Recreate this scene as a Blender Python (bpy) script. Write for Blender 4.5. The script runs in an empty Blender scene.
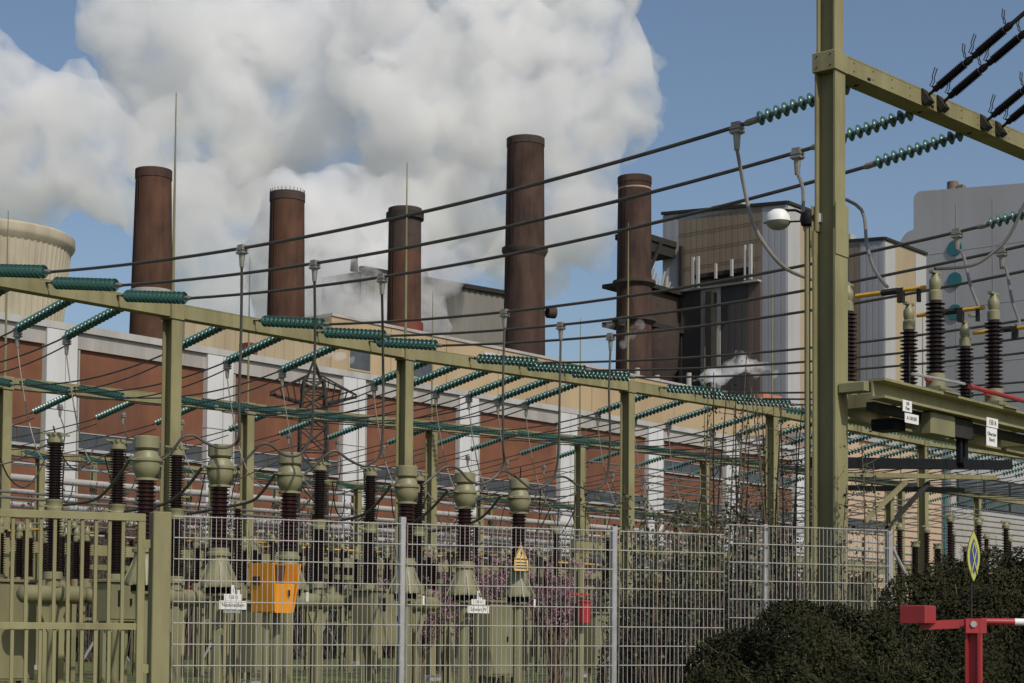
import bpy, math, random
import numpy as np
from mathutils import Vector, Matrix, noise
S = bpy.context.scene
COL = S.collection
R_ = random.Random(11)
PI = math.pi
# ---------------------------------------------------------------- camera
TH, ROLL, EYE = math.radians(2.5), .0075, 1.6
F_ = Vector((0, math.cos(TH), math.sin(TH))); U0 = Vector((0, -math.sin(TH), math.cos(TH))); R0 = Vector((1, 0, 0))
CR = R0*math.cos(ROLL)+U0*math.sin(ROLL); CU = U0*math.cos(ROLL)-R0*math.sin(ROLL)
cam = bpy.data.cameras.new('camera'); cam_o = bpy.data.objects.new('camera', cam); COL.objects.link(cam_o)
cam_o.matrix_world = Matrix(((CR.x, CU.x, -F_.x, 0), (CR.y, CU.y, -F_.y, 0), (CR.z, CU.z, -F_.z, EYE), (0, 0, 0, 1)))
cam.sensor_width = 36; cam.lens = 36*1760/1024; cam.shift_y = (555.7-341.5)/1024
cam.clip_start = .2; cam.clip_end = 8000
S.camera = cam_o
# ---------------------------------------------------------------- sky, sun, exposure
SUN_EL = math.radians(45); SUN_H = (.557, -.831)
world = bpy.data.worlds.new('World'); S.world = world; world.use_nodes = True
wn = world.node_tree; bgn = wn.nodes['Background']
sky = wn.nodes.new('ShaderNodeTexSky'); sky.sky_type = 'NISHITA'; sky.sun_disc = False
sky.sun_elevation = SUN_EL; sky.sun_rotation = math.atan2(SUN_H[0], SUN_H[1])
sky.air_density = 1.0; sky.dust_density = 2.2; sky.ozone_density = 1.6; sky.altitude = 100
wn.links.new(sky.outputs[0], bgn.inputs[0]); bgn.inputs[1].default_value = .098
sun = bpy.data.lights.new('sun', 'SUN'); sun_o = bpy.data.objects.new('sun', sun); COL.objects.link(sun_o)
sun.energy = 2.95; sun.angle = math.radians(.5); sun.color = (1, .93, .82)
_h = math.hypot(*SUN_H)
sun_o.rotation_euler = Vector((SUN_H[0]/_h*math.cos(SUN_EL), SUN_H[1]/_h*math.cos(SUN_EL), math.sin(SUN_EL))).to_track_quat('Z', 'Y').to_euler()
S.view_settings.view_transform = 'Standard'; S.view_settings.look = 'None'; S.view_settings.exposure = 0.02
S.cycles.volume_step_rate = .35; S.cycles.volume_max_steps = 96; S.cycles.volume_bounces = 10; S.cycles.max_bounces = 14; S.cycles.diffuse_bounces = 3; S.cycles.glossy_bounces = 3
# ---------------------------------------------------------------- site frame: a along the gantry rows (away to the right), b across them (away to the left)
AL = math.atan(1450/1760); RZ = PI/2-AL
UV = Vector((math.sin(AL), math.cos(AL), 0)); VV = Vector((-math.cos(AL), math.sin(AL), 0))
def W(a, b, z=0): return UV*a+VV*b+Vector((0, 0, z))
# ---------------------------------------------------------------- materials
MATS = {}
def mat(name, col, rough=.6, var=.12, scale=6., metal=0., streak=0., bump=0., col2=None, spec=.5, trans=0., bscale=None, stain=0., sscale=.9, dirt=(.10, .085, .065)):
    if name in MATS: return MATS[name]
    m = bpy.data.materials.new(name); m.use_nodes = True; t = m.node_tree; p = t.nodes['Principled BSDF']
    p.inputs['Roughness'].default_value = rough; p.inputs['Metallic'].default_value = metal
    p.inputs['Specular IOR Level'].default_value = spec
    if trans: p.inputs['Transmission Weight'].default_value = trans
    tc = t.nodes.new('ShaderNodeTexCoord'); n = t.nodes.new('ShaderNodeTexNoise')
    n.inputs['Scale'].default_value = scale; n.inputs['Detail'].default_value = 6; n.inputs['Roughness'].default_value = .6
    src = tc.outputs['Object']
    if streak:
        mp = t.nodes.new('ShaderNodeMapping'); mp.inputs['Scale'].default_value = (1, 1, streak)
        t.links.new(src, mp.inputs[0]); src = mp.outputs[0]
    t.links.new(src, n.inputs['Vector'])
    r = t.nodes.new('ShaderNodeValToRGB'); r.color_ramp.elements[0].position = .3; r.color_ramp.elements[1].position = .72
    c2 = col2 or tuple(min(1, c*(1+var)) for c in col)
    r.color_ramp.elements[0].color = (*[c*(1-var) for c in col], 1); r.color_ramp.elements[1].color = (*c2, 1)
    t.links.new(n.outputs['Fac'], r.inputs[0]); outc = r.outputs[0]
    if stain:                                             # rain streaks and grime with their own shape
        m2 = t.nodes.new('ShaderNodeMapping'); m2.inputs['Scale'].default_value = (1, 1, .07); n3 = t.nodes.new('ShaderNodeTexNoise'); n3.inputs['Scale'].default_value = sscale; n3.inputs['Detail'].default_value = 7; n3.inputs['Roughness'].default_value = .65
        t.links.new(tc.outputs['Object'], m2.inputs[0]); t.links.new(m2.outputs[0], n3.inputs['Vector'])
        n4 = t.nodes.new('ShaderNodeTexNoise'); n4.inputs['Scale'].default_value = sscale*.22; n4.inputs['Detail'].default_value = 5; t.links.new(tc.outputs['Object'], n4.inputs['Vector'])
        mu = t.nodes.new('ShaderNodeMath'); mu.operation = 'MULTIPLY'; t.links.new(n3.outputs['Fac'], mu.inputs[0]); t.links.new(n4.outputs['Fac'], mu.inputs[1])
        r2 = t.nodes.new('ShaderNodeMapRange'); r2.inputs['From Min'].default_value = .20; r2.inputs['From Max'].default_value = .42; r2.inputs['To Max'].default_value = stain; t.links.new(mu.outputs[0], r2.inputs[0])
        mx = t.nodes.new('ShaderNodeMix'); mx.data_type = 'RGBA'; t.links.new(r2.outputs[0], mx.inputs['Factor']); t.links.new(outc, mx.inputs['A']); mx.inputs['B'].default_value = (*dirt, 1); outc = mx.outputs['Result']
    t.links.new(outc, p.inputs['Base Color'])
    if bump:
        b = t.nodes.new('ShaderNodeBump'); b.inputs['Strength'].default_value = bump; b.inputs['Distance'].default_value = .02
        n2 = t.nodes.new('ShaderNodeTexNoise'); n2.inputs['Scale'].default_value = bscale or scale*6; n2.inputs['Detail'].default_value = 4
        t.links.new(tc.outputs['Object'], n2.inputs['Vector']); t.links.new(n2.outputs['Fac'], b.inputs['Height'])
        t.links.new(b.outputs[0], p.inputs['Normal'])
    MATS[name] = m; return m
OLIVE = mat('olive_paint', (.25, .233, .124), .62, .16, 2.2, streak=.25, bump=.05, spec=.2, stain=.55, sscale=5, dirt=(.13, .10, .055))
OLIVE2 = mat('grey_green_paint', (.205, .196, .108), .6, .16, 2.0, streak=.3, spec=.25, stain=.5, sscale=4, dirt=(.12, .10, .06))
HEADM = mat('pale_green_paint', (.225, .216, .122), .5, .14, 3.0, streak=.4, stain=.5, sscale=5, dirt=(.12, .10, .065))
GALV = mat('galvanised_steel', (.40, .40, .40), .45, .15, 8., metal=.35)
FENCEM = mat('galvanised_wire', (.40, .39, .37), .5, .12, 5., metal=.2)
DARKST = mat('dark_steel', (.035, .033, .030), .65, .25, 4., spec=.15)
WIREM = mat('weathered_aluminium', (.075, .07, .063), .5, .2, 3., metal=.3)
LEADM = mat('bright_aluminium', (.22, .20, .17), .5, .15, 3., metal=.3)
CLAMPM = mat('clamp_aluminium', (.28, .26, .23), .5, .15, 9., metal=.4)
GLASS = mat('green_glass', (.052, .145, .130), .28, .15, 5., spec=.5, trans=.2)
PORC = mat('brown_porcelain', (.026, .009, .007), .28, .25, 3., spec=.35)
PORCR = mat('red_brown_porcelain', (.036, .010, .010), .28, .25, 3., spec=.35)
BRICK = mat('hall_brick', (.180, .078, .046), .85, .2, .35, bump=.2, bscale=3, stain=.75, sscale=.5, dirt=(.085, .045, .032), spec=.2)
WHITEP = mat('white_panel', (.55, .56, .565), .6, .06, .3, streak=.2, stain=.55, sscale=.8, dirt=(.38, .36, .32))
COPE = mat('coping_sheet', (.42, .415, .40), .5, .08, .3, stain=.75, sscale=.7, dirt=(.28, .26, .23))
FASC = mat('grey_fascia', (.36, .345, .325), .6, .1, .4, streak=.2, stain=.6, sscale=.8, dirt=(.2, .18, .15))
SILL = mat('window_frame_paint', (.36, .36, .35), .5, .06, 1.)
PANE = mat('window_glass', (.06, .068, .075), .25, .3, .4, spec=.4)
BEIGE = mat('beige_cladding', (.37, .282, .170), .7, .08, .12, streak=.3, stain=.6, sscale=.35, dirt=(.26, .18, .10))
BEIGE2 = mat('dull_beige_cladding', (.34, .28, .18), .7, .08, .15, streak=.3, stain=.6, sscale=.4, dirt=(.2, .15, .1))
CHIM = mat('chimney_brick', (.074, .038, .027), .9, .30, .28, streak=.35, col2=(.128, .068, .047), spec=.1, bump=.3, bscale=2.5, stain=.8, sscale=1.1, dirt=(.034, .026, .022))
CHIMD = mat('dark_chimney_brick', (.052, .033, .028), .9, .30, .28, streak=.35, col2=(.105, .066, .053), spec=.1, bump=.3, bscale=2.5, stain=.8, sscale=1.1, dirt=(.028, .023, .021))
SOOT = mat('sooty_brick', (.050, .034, .028), .9, .3, .6)
RUSTY = mat('red_oxide', (.16, .035, .02), .7, .2, .8)
SOOTB = mat('weathered_rust', (.17, .12, .09), .8, .2, 1.)
CONC = mat('tower_concrete', (.43, .385, .285), .85, .12, .12, streak=.12, stain=.6, sscale=.5, dirt=(.22, .19, .14))
CONC2 = mat('grey_concrete', (.33, .32, .30), .85, .12, .5)
BROWNCL = mat('brown_cladding', (.215, .175, .125), .7, .12, .12, streak=.25, stain=.6, sscale=.3, dirt=(.12, .09, .06))
GREYCL = mat('blue_grey_cladding', (.32, .335, .365), .6, .08, .12, streak=.2, stain=.5, sscale=.3, dirt=(.2, .2, .2))
LGREY = mat('light_grey_cladding', (.40, .40, .40), .6, .08, .12, streak=.2, stain=.5, sscale=.3, dirt=(.25, .24, .22))
MGREY = mat('mid_grey_cladding', (.35, .35, .36), .6, .07, .08, streak=.2, stain=.5, sscale=.2, dirt=(.26, .255, .25))
BLACKCL = mat('dark_cladding', (.052, .048, .048), .7, .2, .2, streak=.3)
BROWND = mat('dark_brown_cladding', (.11, .08, .068), .7, .15, .2, streak=.3)
BOILER = mat('grey_green_cladding', (.19, .185, .165), .75, .12, .15, streak=.2)
TEAL = mat('teal_paint', (.02, .13, .15), .6, .08, .5)
WHITE = mat('white_paint', (.74, .74, .72), .5, .05, 4.)
BLACKP = mat('black_plastic', (.010, .010, .012), .6, .2, 5., spec=.15)
YEL = mat('yellow_tube_paint', (.62, .36, .05), .45, .12, 4.)
REDP = mat('red_paint', (.34, .022, .028), .5, .18, 3., streak=.4, stain=.6, sscale=9, dirt=(.16, .03, .025))
REDROD = mat('red_linkage_paint', (.30, .03, .03), .5, .2, 4.)
ORANGE = mat('orange_paint', (.74, .29, .014), .5, .12, 3., streak=.4)
ORIN = mat('dark_inside_brown', (.05, .022, .012), .8, .2, 6.)
INK = mat('black_ink', (.02, .02, .025), .7, .05, 5.)
WARN = mat('warning_yellow', (.80, .54, .20), .5, .08, 4.)
BLUE = mat('blue_sign_paint', (.03, .06, .22), .5, .1, 5.)
LIME = mat('yellow_green_sign_paint', (.42, .42, .10), .5, .1, 8.)
BARK = mat('sapling_bark', (.11, .075, .05), .85, .25, 12.)
LEAF = mat('sapling_leaf', (.050, .068, .024), .6, .35, 2.5)
YEW = mat('conifer_needles', (.022, .026, .012), .9, .35, 2.2, col2=(.040, .042, .020), spec=.08)
YEW2 = mat('hedge_leaf', (.025, .028, .014), .9, .35, 1.6, col2=(.046, .046, .023), spec=.08)
TWIG = mat('hedge_twig', (.10, .072, .05), .85, .3, 3.)
PINK = mat('pink_blossom', (.26, .14, .18), .7, .25, 4.)
# ---------------------------------------------------------------- mesh building
class MB:
    def __init__(s): s.v = []; s.f = []; s.m = []
    def add(s, vs, fs, m=0):
        o = len(s.v); s.v += [tuple(p) for p in vs]; s.f += [tuple(o+i for i in f) for f in fs]; s.m += [m]*len(fs); return s
    def box(s, x0, x1, y0, y1, z0, z1, m=0):
        return s.add([(x0, y0, z0), (x1, y0, z0), (x1, y1, z0), (x0, y1, z0), (x0, y0, z1), (x1, y0, z1), (x1, y1, z1), (x0, y1, z1)],
                     [(0, 3, 2, 1), (4, 5, 6, 7), (0, 1, 5, 4), (1, 2, 6, 5), (2, 3, 7, 6), (3, 0, 4, 7)], m)
    def cbox(s, x0, x1, y0, y1, z0, z1, c=.02, m=0):     # box with chamfered vertical and top edges
        def ring(i, z): return [(x0+i+c, y0+i, z), (x1-i-c, y0+i, z), (x1-i, y0+i+c, z), (x1-i, y1-i-c, z), (x1-i-c, y1-i, z), (x0+i+c, y1-i, z), (x0+i, y1-i-c, z), (x0+i, y0+i+c, z)]
        vs = ring(0, z0)+ring(0, z1-c)+ring(c, z1); fs = []
        for k in range(2):
            for i in range(8): j = (i+1) % 8; fs.append((k*8+i, k*8+j, k*8+8+j, k*8+8+i))
        fs.append(tuple(range(16, 24))); fs.append(tuple(range(7, -1, -1)))
        return s.add(vs, fs, m)
    def cyl(s, p, q, r, r2=None, n=10, m=0, caps=True):
        p = Vector(p); q = Vector(q); r2 = r if r2 is None else r2
        d = (q-p).normalized(); x = d.orthogonal().normalized(); y = d.cross(x)
        vs = []
        for c, rr in ((p, r), (q, r2)):
            for i in range(n):
                t = 2*PI*i/n; vs.append(c+x*(rr*math.cos(t))+y*(rr*math.sin(t)))
        fs = [(i, (i+1) % n, n+(i+1) % n, n+i) for i in range(n)]
        if caps: fs += [tuple(range(n-1, -1, -1)), tuple(range(n, 2*n))]
        return s.add(vs, fs, m)
    def bar(s, p, q, w, h, m=0, up=(0, 0, 1)):           # rectangular bar from p to q
        p = Vector(p); q = Vector(q); d = (q-p).normalized(); up = Vector(up)
        if abs(d.dot(up)) > .98: up = Vector((1, 0, 0))
        x = d.cross(up).normalized(); y = x.cross(d)
        vs = []
        for c in (p, q):
            for sx, sy in ((-1, -1), (1, -1), (1, 1), (-1, 1)): vs.append(c+x*(sx*w/2)+y*(sy*h/2))
        return s.add(vs, [(0, 1, 5, 4), (1, 2, 6, 5), (2, 3, 7, 6), (3, 0, 4, 7), (3, 2, 1, 0), (4, 5, 6, 7)], m)
    def tube(s, pts, r, n=6, m=0):
        P = [Vector(p) for p in pts]; up = None; vs = []
        for i, p in enumerate(P):
            d = (P[min(i+1, len(P)-1)]-P[max(i-1, 0)]).normalized()
            x = d.orthogonal().normalized() if up is None else (up-d*up.dot(d)).normalized()
            up = x; y = d.cross(x); rr = r[i] if isinstance(r, (list, tuple)) else r
            for k in range(n): t = 2*PI*k/n; vs.append(p+x*(rr*math.cos(t))+y*(rr*math.sin(t)))
        fs = []
        for i in range(len(P)-1):
            for k in range(n): j = (k+1) % n; fs.append((i*n+k, i*n+j, i*n+n+j, i*n+n+k))
        fs += [tuple(range(n-1, -1, -1)), tuple(range(len(vs)-n, len(vs)))]
        return s.add(vs, fs, m)
    def lathe(s, prof, n=14, m=0, o=(0, 0, 0), ax='z', caps=True):
        vs = []; fs = []
        for r, z in prof:
            for i in range(n):
                t = 2*PI*i/n; c, w = r*math.cos(t), r*math.sin(t)
                vs.append((o[0]+c, o[1]+w, o[2]+z) if ax == 'z' else (o[0]+z, o[1]+c, o[2]+w) if ax == 'x' else (o[0]+w, o[1]+z, o[2]+c))
        for k in range(len(prof)-1):
            for i in range(n): j = (i+1) % n; fs.append((k*n+i, k*n+j, k*n+n+j, k*n+n+i))
        if caps: fs += [tuple(range(n-1, -1, -1)), tuple(range(len(vs)-n, len(vs)))]
        return s.add(vs, fs, m)
    def hsec(s, a, b, w, h, z0, z1, t=.022, m=0):        # H-section post: flanges face +-b, web faces +-a
        s.box(a-w/2, a+w/2, b-h/2, b-h/2+t, z0, z1, m); s.box(a-w/2, a+w/2, b+h/2-t, b+h/2, z0, z1, m)
        return s.box(a-t/2, a+t/2, b-h/2+t, b+h/2-t, z0, z1, m)
    def quadcard(s, c, n, size, asp=1., m=0):
        n = Vector(n).normalized(); x = n.orthogonal().normalized(); y = n.cross(x)
        t = R_.random()*6.28; x, y = x*math.cos(t)+y*math.sin(t), y*math.cos(t)-x*math.sin(t)
        x = x*size*.5; y = y*size*.5*asp; c = Vector(c)
        return s.add([c-y, c+x*.8, c+y, c-x*.8], [(0, 1, 2, 3)], m)
def mesh(name, mb, mats, sharp=38):
    me = bpy.data.meshes.new(name); me.from_pydata(mb.v, [], mb.f)
    mats = mats if isinstance(mats, (list, tuple)) else [mats]
    for x in mats: me.materials.append(x)
    if len(mats) > 1: me.polygons.foreach_set('material_index', mb.m)
    if sharp:
        me.polygons.foreach_set('use_smooth', [True]*len(mb.f)); me.set_sharp_from_angle(angle=math.radians(sharp))
    me.update(); return me
def quads_mesh(name, V, m):                              # V: (n, 4, 3) array of separate quads
    n = len(V); me = bpy.data.meshes.new(name); me.vertices.add(n*4); me.vertices.foreach_set('co', V.astype('f').ravel())
    me.loops.add(n*4); me.loops.foreach_set('vertex_index', np.arange(n*4, dtype='i')); me.polygons.add(n)
    me.polygons.foreach_set('loop_start', np.arange(0, n*4, 4, dtype='i')); me.materials.append(m); me.update(calc_edges=True); return me
RNG = np.random.default_rng(5)
def cards(P, Nn, size, asp, rng=RNG):                    # leaf cards at P facing Nn
    Nn = Nn/np.linalg.norm(Nn, axis=1, keepdims=True); ref = rng.normal(size=P.shape); X = np.cross(Nn, ref); X /= np.linalg.norm(X, axis=1, keepdims=True)+1e-9; Y = np.cross(Nn, X)
    X = X*size[:, None]*.5; Y = Y*(size*asp)[:, None]*.5
    return np.stack([P-Y*.9, P+X, P+Y, P-X], 1)
def tagit(o, label, cat, group=None, kind=None):
    if label: o['label'] = label
    if cat: o['category'] = cat
    if group: o['group'] = group
    if kind: o['kind'] = kind
    return o
def thing(name, label, cat, a=0, b=0, z=0, group=None, rot=RZ, loc=None):
    o = bpy.data.objects.new(name, None); COL.objects.link(o); o.empty_display_size = .2
    o.location = loc if loc is not None else W(a, b, z); o.rotation_euler = (0, 0, rot)
    return tagit(o, label, cat, group)
def part(name, mb, mats, parent, label=None, kind=None, sharp=38, loc=None):
    me = mb if isinstance(mb, bpy.types.Mesh) else mesh(name, mb, mats, sharp)
    o = bpy.data.objects.new(name, me); COL.objects.link(o); o.parent = parent
    if loc: o.location = loc
    if label: o['label'] = label
    if kind: o['kind'] = kind
    return o
def solo(name, mb, mats, label, cat, a=0, b=0, z=0, group=None, rot=RZ, loc=None, kind=None, sharp=38):
    me = mb if isinstance(mb, bpy.types.Mesh) else mesh(name, mb, mats, sharp)
    o = bpy.data.objects.new(name, me); COL.objects.link(o)
    o.location = loc if loc is not None else W(a, b, z); o.rotation_euler = (0, 0, rot)
    return tagit(o, label, cat, group, kind)
def kids(o): return [c for c in bpy.data.objects if c.parent == o]
KIDS = {}
def remember(o): KIDS[o.name] = [(c, kids(c)) for c in kids(o)]; return o
def dup(o, label=None, group=None):
    n = o.copy(); COL.objects.link(n)
    if label: n['label'] = label
    if group: n['group'] = group
    for c, gs in KIDS[o.name]:
        k = c.copy(); COL.objects.link(k); k.parent = n
        for g in gs: h = g.copy(); COL.objects.link(h); h.parent = k
    return n
ORD = ['first', 'second', 'third', 'fourth', 'fifth', 'sixth', 'seventh', 'eighth', 'ninth', 'tenth', 'eleventh', 'twelfth', 'thirteenth', 'fourteenth', 'fifteenth', 'sixteenth', 'seventeenth', 'eighteenth', 'nineteenth', 'twentieth',
       'twenty-first', 'twenty-second', 'twenty-third', 'twenty-fourth', 'twenty-fifth', 'twenty-sixth', 'twenty-seventh', 'twenty-eighth', 'twenty-ninth', 'thirtieth', 'thirty-first', 'thirty-second', 'thirty-third', 'thirty-fourth', 'thirty-fifth', 'thirty-sixth', 'thirty-seventh', 'thirty-eighth', 'thirty-ninth', 'fortieth']
def textmesh(txt, size, name='lettering'):
    c = bpy.data.curves.new(name, 'FONT'); c.body = txt; c.size = size; c.align_x = 'CENTER'; c.align_y = 'CENTER'; c.extrude = .001; c.resolution_u = 2
    o = bpy.data.objects.new(name, c); COL.objects.link(o)
    dg = bpy.context.evaluated_depsgraph_get(); me = bpy.data.meshes.new_from_object(o.evaluated_get(dg))
    bpy.data.objects.remove(o); me.materials.clear(); me.materials.append(INK); return me
# ================================================================ SETTING
g = MB(); N = 40
for i in range(N+1):
    for j in range(N+1):
        x = -4000+8000*i/N; y = -1000+8000*j/N; g.v.append((x, y, 0))
for i in range(N):
    for j in range(N): k = i*(N+1)+j; g.f.append((k, k+N+1, k+N+2, k+1)); g.m.append(0)
GROUND = mat('grass_ground', (.085, .098, .028), .95, .35, .5, col2=(.14, .15, .045), bump=.5, bscale=40)
solo('ground', g, GROUND, None, None, loc=(0, 0, 0), rot=0, kind='structure', sharp=0)
yd = MB(); yd.add([W(-10, 78, .004), W(190, 78, .004), W(190, 99, .004), W(-10, 99, .004)], [(0, 1, 2, 3)])
solo('gravel_yard', yd, mat('gravel', (.10, .095, .08), .95, .3, 9., bump=.6, bscale=60), None, None, loc=(0, 0, 0), rot=0, kind='structure', sharp=0)
rd = MB(); rd.add([(-60, -12, .004), (60, -12, .004), (60, 9, .004), (-60, 9, .004)], [(0, 1, 2, 3)])
solo('road', rd, mat('asphalt', (.05, .05, .052), .9, .2, 12., bump=.5, bscale=80), None, None, loc=(0, 0, 0), rot=0, kind='structure', sharp=0)
gr = MB()
for k in range(9000):
    a = R_.uniform(12, 60); b = R_.uniform(14, 44); p = W(a, b); h = R_.uniform(.05, .13); t = R_.random()*PI
    dx, dy = .012*math.cos(t), .012*math.sin(t); ox, oy = R_.uniform(-.04, .04), R_.uniform(-.04, .04)
    gr.add([(p.x-dx, p.y-dy, 0), (p.x+dx, p.y+dy, 0), (p.x+ox, p.y+oy, h)], [(0, 1, 2)])
solo('grass', gr, mat('grass_blade', (.10, .12, .03), .7, .3, .6, col2=(.18, .19, .05)), 'short yellow green grass growing under the switchyard equipment', None, loc=(0, 0, 0), rot=0, kind='stuff', sharp=0)
# ---------------------------------------------------------------- turbine hall
def corr(a0, a1, z0, z1, pitch, depth, y=0, top1=None):  # corrugated sheet facing -y; top1 gives a sloping top edge
    mb = MB(); n = max(1, int((a1-a0)/pitch)); vs = []
    for i in range(n):
        for fr, yy in ((0, 0), (.55, 0), (.62, depth), (.93, depth)):
            x = a0+(a1-a0)*(i+fr)/n; vs.append((x, y+yy))
    vs.append((a1, y)); zt = [z1+((top1-z1)*(x-a0)/(a1-a0) if top1 else 0) for x, _ in vs]
    V = [(x, yy, z0) for x, yy in vs]+[(x, yy, t) for (x, yy), t in zip(vs, zt)]; k = len(vs)
    mb.add(V, [(i, i+1, k+i+1, k+i) for i in range(k-1)]); return mb
hall = thing('turbine_hall', 'long brick power station hall with white pilasters and window bands', 'power station building', 0, 100)
part('wall', MB().box(38, 178, 0, 29.5, 0, 20.9), BRICK, hall)
part('fascia', MB().box(38, 178, -.25, 29.4, 20.9, 22.02), FASC, hall)
part('coping', MB().box(37.8, 178.2, -.5, 29.45, 22.02, 22.5), COPE, hall)
PIL = [71.2+14.13*k for k in range(-2, 8)]
for p in PIL:
    for k in range(4):
        z0 = k*5.5+.03; z1 = min(22.0, (k+1)*5.5)
        part('pilaster_panel', MB().box(p, p+1.5, -.5, -.002, z0, z1-.03), WHITEP, hall); part('pilaster_panel', MB().box(p+1.55, p+2.5, -.5, -.002, z0, z1-.03), WHITEP, hall)
for i, p in enumerate(PIL):
    x0, x1 = p+2.6, min(p+14.03, 177)
    for zz, on in ((14.05, True), (17.9, p > 138), (8.2, p > 90)):
        if not on: continue
        fr = MB().box(x0, x1, -.2, .01, zz-.2, zz).box(x0, x1, -.1, .01, zz+1.06, zz+1.12)
        w = part('window', fr, SILL, hall)
        for q in range(6): xx = x0+(x1-x0)*q/6; part('pane', MB().box(xx+.05, xx+(x1-x0)/6-.05, -.05, -.004, zz+.003, zz+1.057), PANE, w)
part('roof_vent', MB().box(90.2, 91.1, .5, 1.6, 22.5, 23.6), RUSTY, hall, 'rust red box vent on the roof')
for p in PIL: part('downpipe', MB().cyl((p+2.75, -.32, 0), (p+2.75, -.32, 20.8), .09, n=6), CONC2, hall)
# ---------------------------------------------------------------- bunker bay behind the hall
bk = thing('bunker_building', 'tall beige clad building rising behind the brick hall roof', 'power station building', 0, 130)
part('wall', corr(108.5, 128, 0, 31.3, 1.3, .12, -.02), BEIGE2, bk, 'duller ribbed beige wall at the lower end')
part('core', MB().box(108.5, 128, .14, 3, 0, 31.3).box(128, 226, .14, 4, 0, 34.3), BEIGE2, bk)
part('coping', MB().box(108.3, 128, -.2, 3.2, 31.3, 31.65).box(128, 226.2, -.2, 4.2, 34.3, 34.6), FASC, bk)
x = 128.
while x < 225:
    part('wall_panel', MB().box(x+.03, x+8.95, -.05, .138, 0, 34.25), BEIGE, bk); x += 9
for a0, a1, z0, z1 in ((130.7, 133.7, 29.2, 31.1), (140.3, 143.5, 29.5, 31.8), (152.5, 154.2, 32.4, 33.6), (154.9, 156.6, 32.4, 33.6)):
    w = part('window', MB().box(a0-.2, a1+.2, -.12, -.055, z0-.2, z1+.2), SILL if z0 > 32 else BEIGE2, bk)
    part('pane', MB().box(a0, a1, -.16, -.125, z0, z1), PANE if z0 < 32 else WHITEP, w)
part('roof_housing', MB().box(214, 219, .4, 2, 34.6, 35.8), mat('red_roof_tile', (.42, .16, .09), .8, .1, 1.), bk, 'low orange housing on the roof edge')
for q, hh in ((197.5, 37.6), (203.5, 37.2), (190, 36.4), (185.5, 36.8)): part('roof_pipe', MB().cyl((q, 2, 34.6), (q, 2, hh-.8), .35, n=8), CONC2, bk)
# ---------------------------------------------------------------- boiler house with ribbed wall between the chimneys
bh = thing('boiler_house', 'dark ribbed grey boiler house half hidden in steam between two chimneys', 'power station building', 0, 200)
part('core', MB().box(203.5, 243, .3, 9, 0, 60.2), BOILER, bh)
part('wall', corr(203.5, 243, 0, 60.2, 1.5, .13, -.06, 62.0), BOILER, bh)
part('roof_edge', MB().bar((203.3, -.15, 60.6), (243.3, -.15, 62.4), .9, .75), DARKST, bh)
for q, hh in ((203.5, 62.8), (219.2, 63.6), (220.6, 63.0)): part('roof_vent', MB().cyl((q, 1.5, 60.4), (q, 1.5, hh), .7, .55, n=10), SOOT, bh)
# ---------------------------------------------------------------- boiler blocks on the right
def block(name, label, a, b, da, db, zc, zf, strips_l, strips_r, core=GREYCL):
    o = thing(name, label, 'power station building', a, b)
    mb = MB()
    mb.add([(0, 0, 0), (da, 0, 0), (da, db, 0), (0, db, 0), (0, 0, zc), (da, 0, zc), (da, db, zf), (0, db, zf)], [(0, 1, 5, 4), (1, 2, 6, 5), (2, 3, 7, 6), (3, 0, 4, 7), (4, 5, 6, 7)])
    part('core', mb, core, o)
    part('roof_edge', MB().bar((-.2, -.2, zc+.2), (-.2, db+.2, zf+.2), .5, .5).bar((-.2, -.2, zc+.21), (da+.2, -.2, zc+.21), .5, .49), DARKST, o)
    for y0, y1, z0, z1, m, d in strips_l:                # on the face towards -a
        rb = MB(); n = max(1, int((y1-y0)/1.15))
        rb.box(-d, -.01, y0, y1, z0, z1)
        for i in range(n): yy = y0+(y1-y0)*(i+.5)/n; rb.box(-d-.03, -d-.003, yy-.42, yy+.42, z0+.01, z1-.01)
        part('cladding_strip', rb, m, o)
    for x0, x1, z0, z1, m, d in strips_r: part('cladding_strip', MB().box(x0, x1, -d, -.01, z0, z1), m, o)
    return o
k1 = block('boiler_block', 'tall boiler block with brown ribbed cladding and dark lower storeys', 253.6, 150, 16.4, 25, 73.5, 75.3,
    [(21.7, 25, 61.2, 75.0, GREYCL, .15), (4.85, 21.7, 61.2, 73.8, BROWNCL, .12), (0, 4.8, 0, 73.4, GREYCL, .15),
     (16.8, 25, 30, 60.9, BLACKCL, .5), (12.7, 16.7, 30, 60.9, CONC2, .6), (7.4, 12.6, 30, 60.9, BLACKCL, .5), (4.85, 7.35, 30, 60.9, BROWND, .45)],
    [(0, 4, 0, 73.2, LGREY, .2), (4.05, 16.4, 0, 73.3, BEIGE2, .12)])
part('ledge', MB().box(-1.3, -.02, 4.85, 25, 60.9, 61.2), LGREY, k1)
part('balcony', MB().box(-2.2, -.3, 6.2, 17, 62.6, 63.3), DARKST, k1)
for yy, z0, z1, w in ((17.0, 60.9, 66.3, .45), (16.0, 60.9, 66.3, .45), (12.4, 62, 64.6, .35), (9.2, 62, 64.9, .4), (5.5, 61, 67, .5), (6.6, 61, 67, .2)):
    part('pipe', MB().box(-2.75, -2.3, yy-w/2, yy+w/2, z0, z1), LGREY, k1)
for zz in (65.2, 68.2, 71.2): part('cladding_joint', MB().box(-.28, -.26, 4.9, 21.6, zz-.06, zz+.06), BROWND, k1)
part('duct', MB().box(-2.4, -.65, 13.4, 14.6, 40, 60), DARKST, k1)
part('roof_vent', MB().box(2, 4, 10.5, 15.5, 74.2, 75.4).box(1.6, 4.4, 10, 16, 75.42, 75.8), CONC2, k1)
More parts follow.
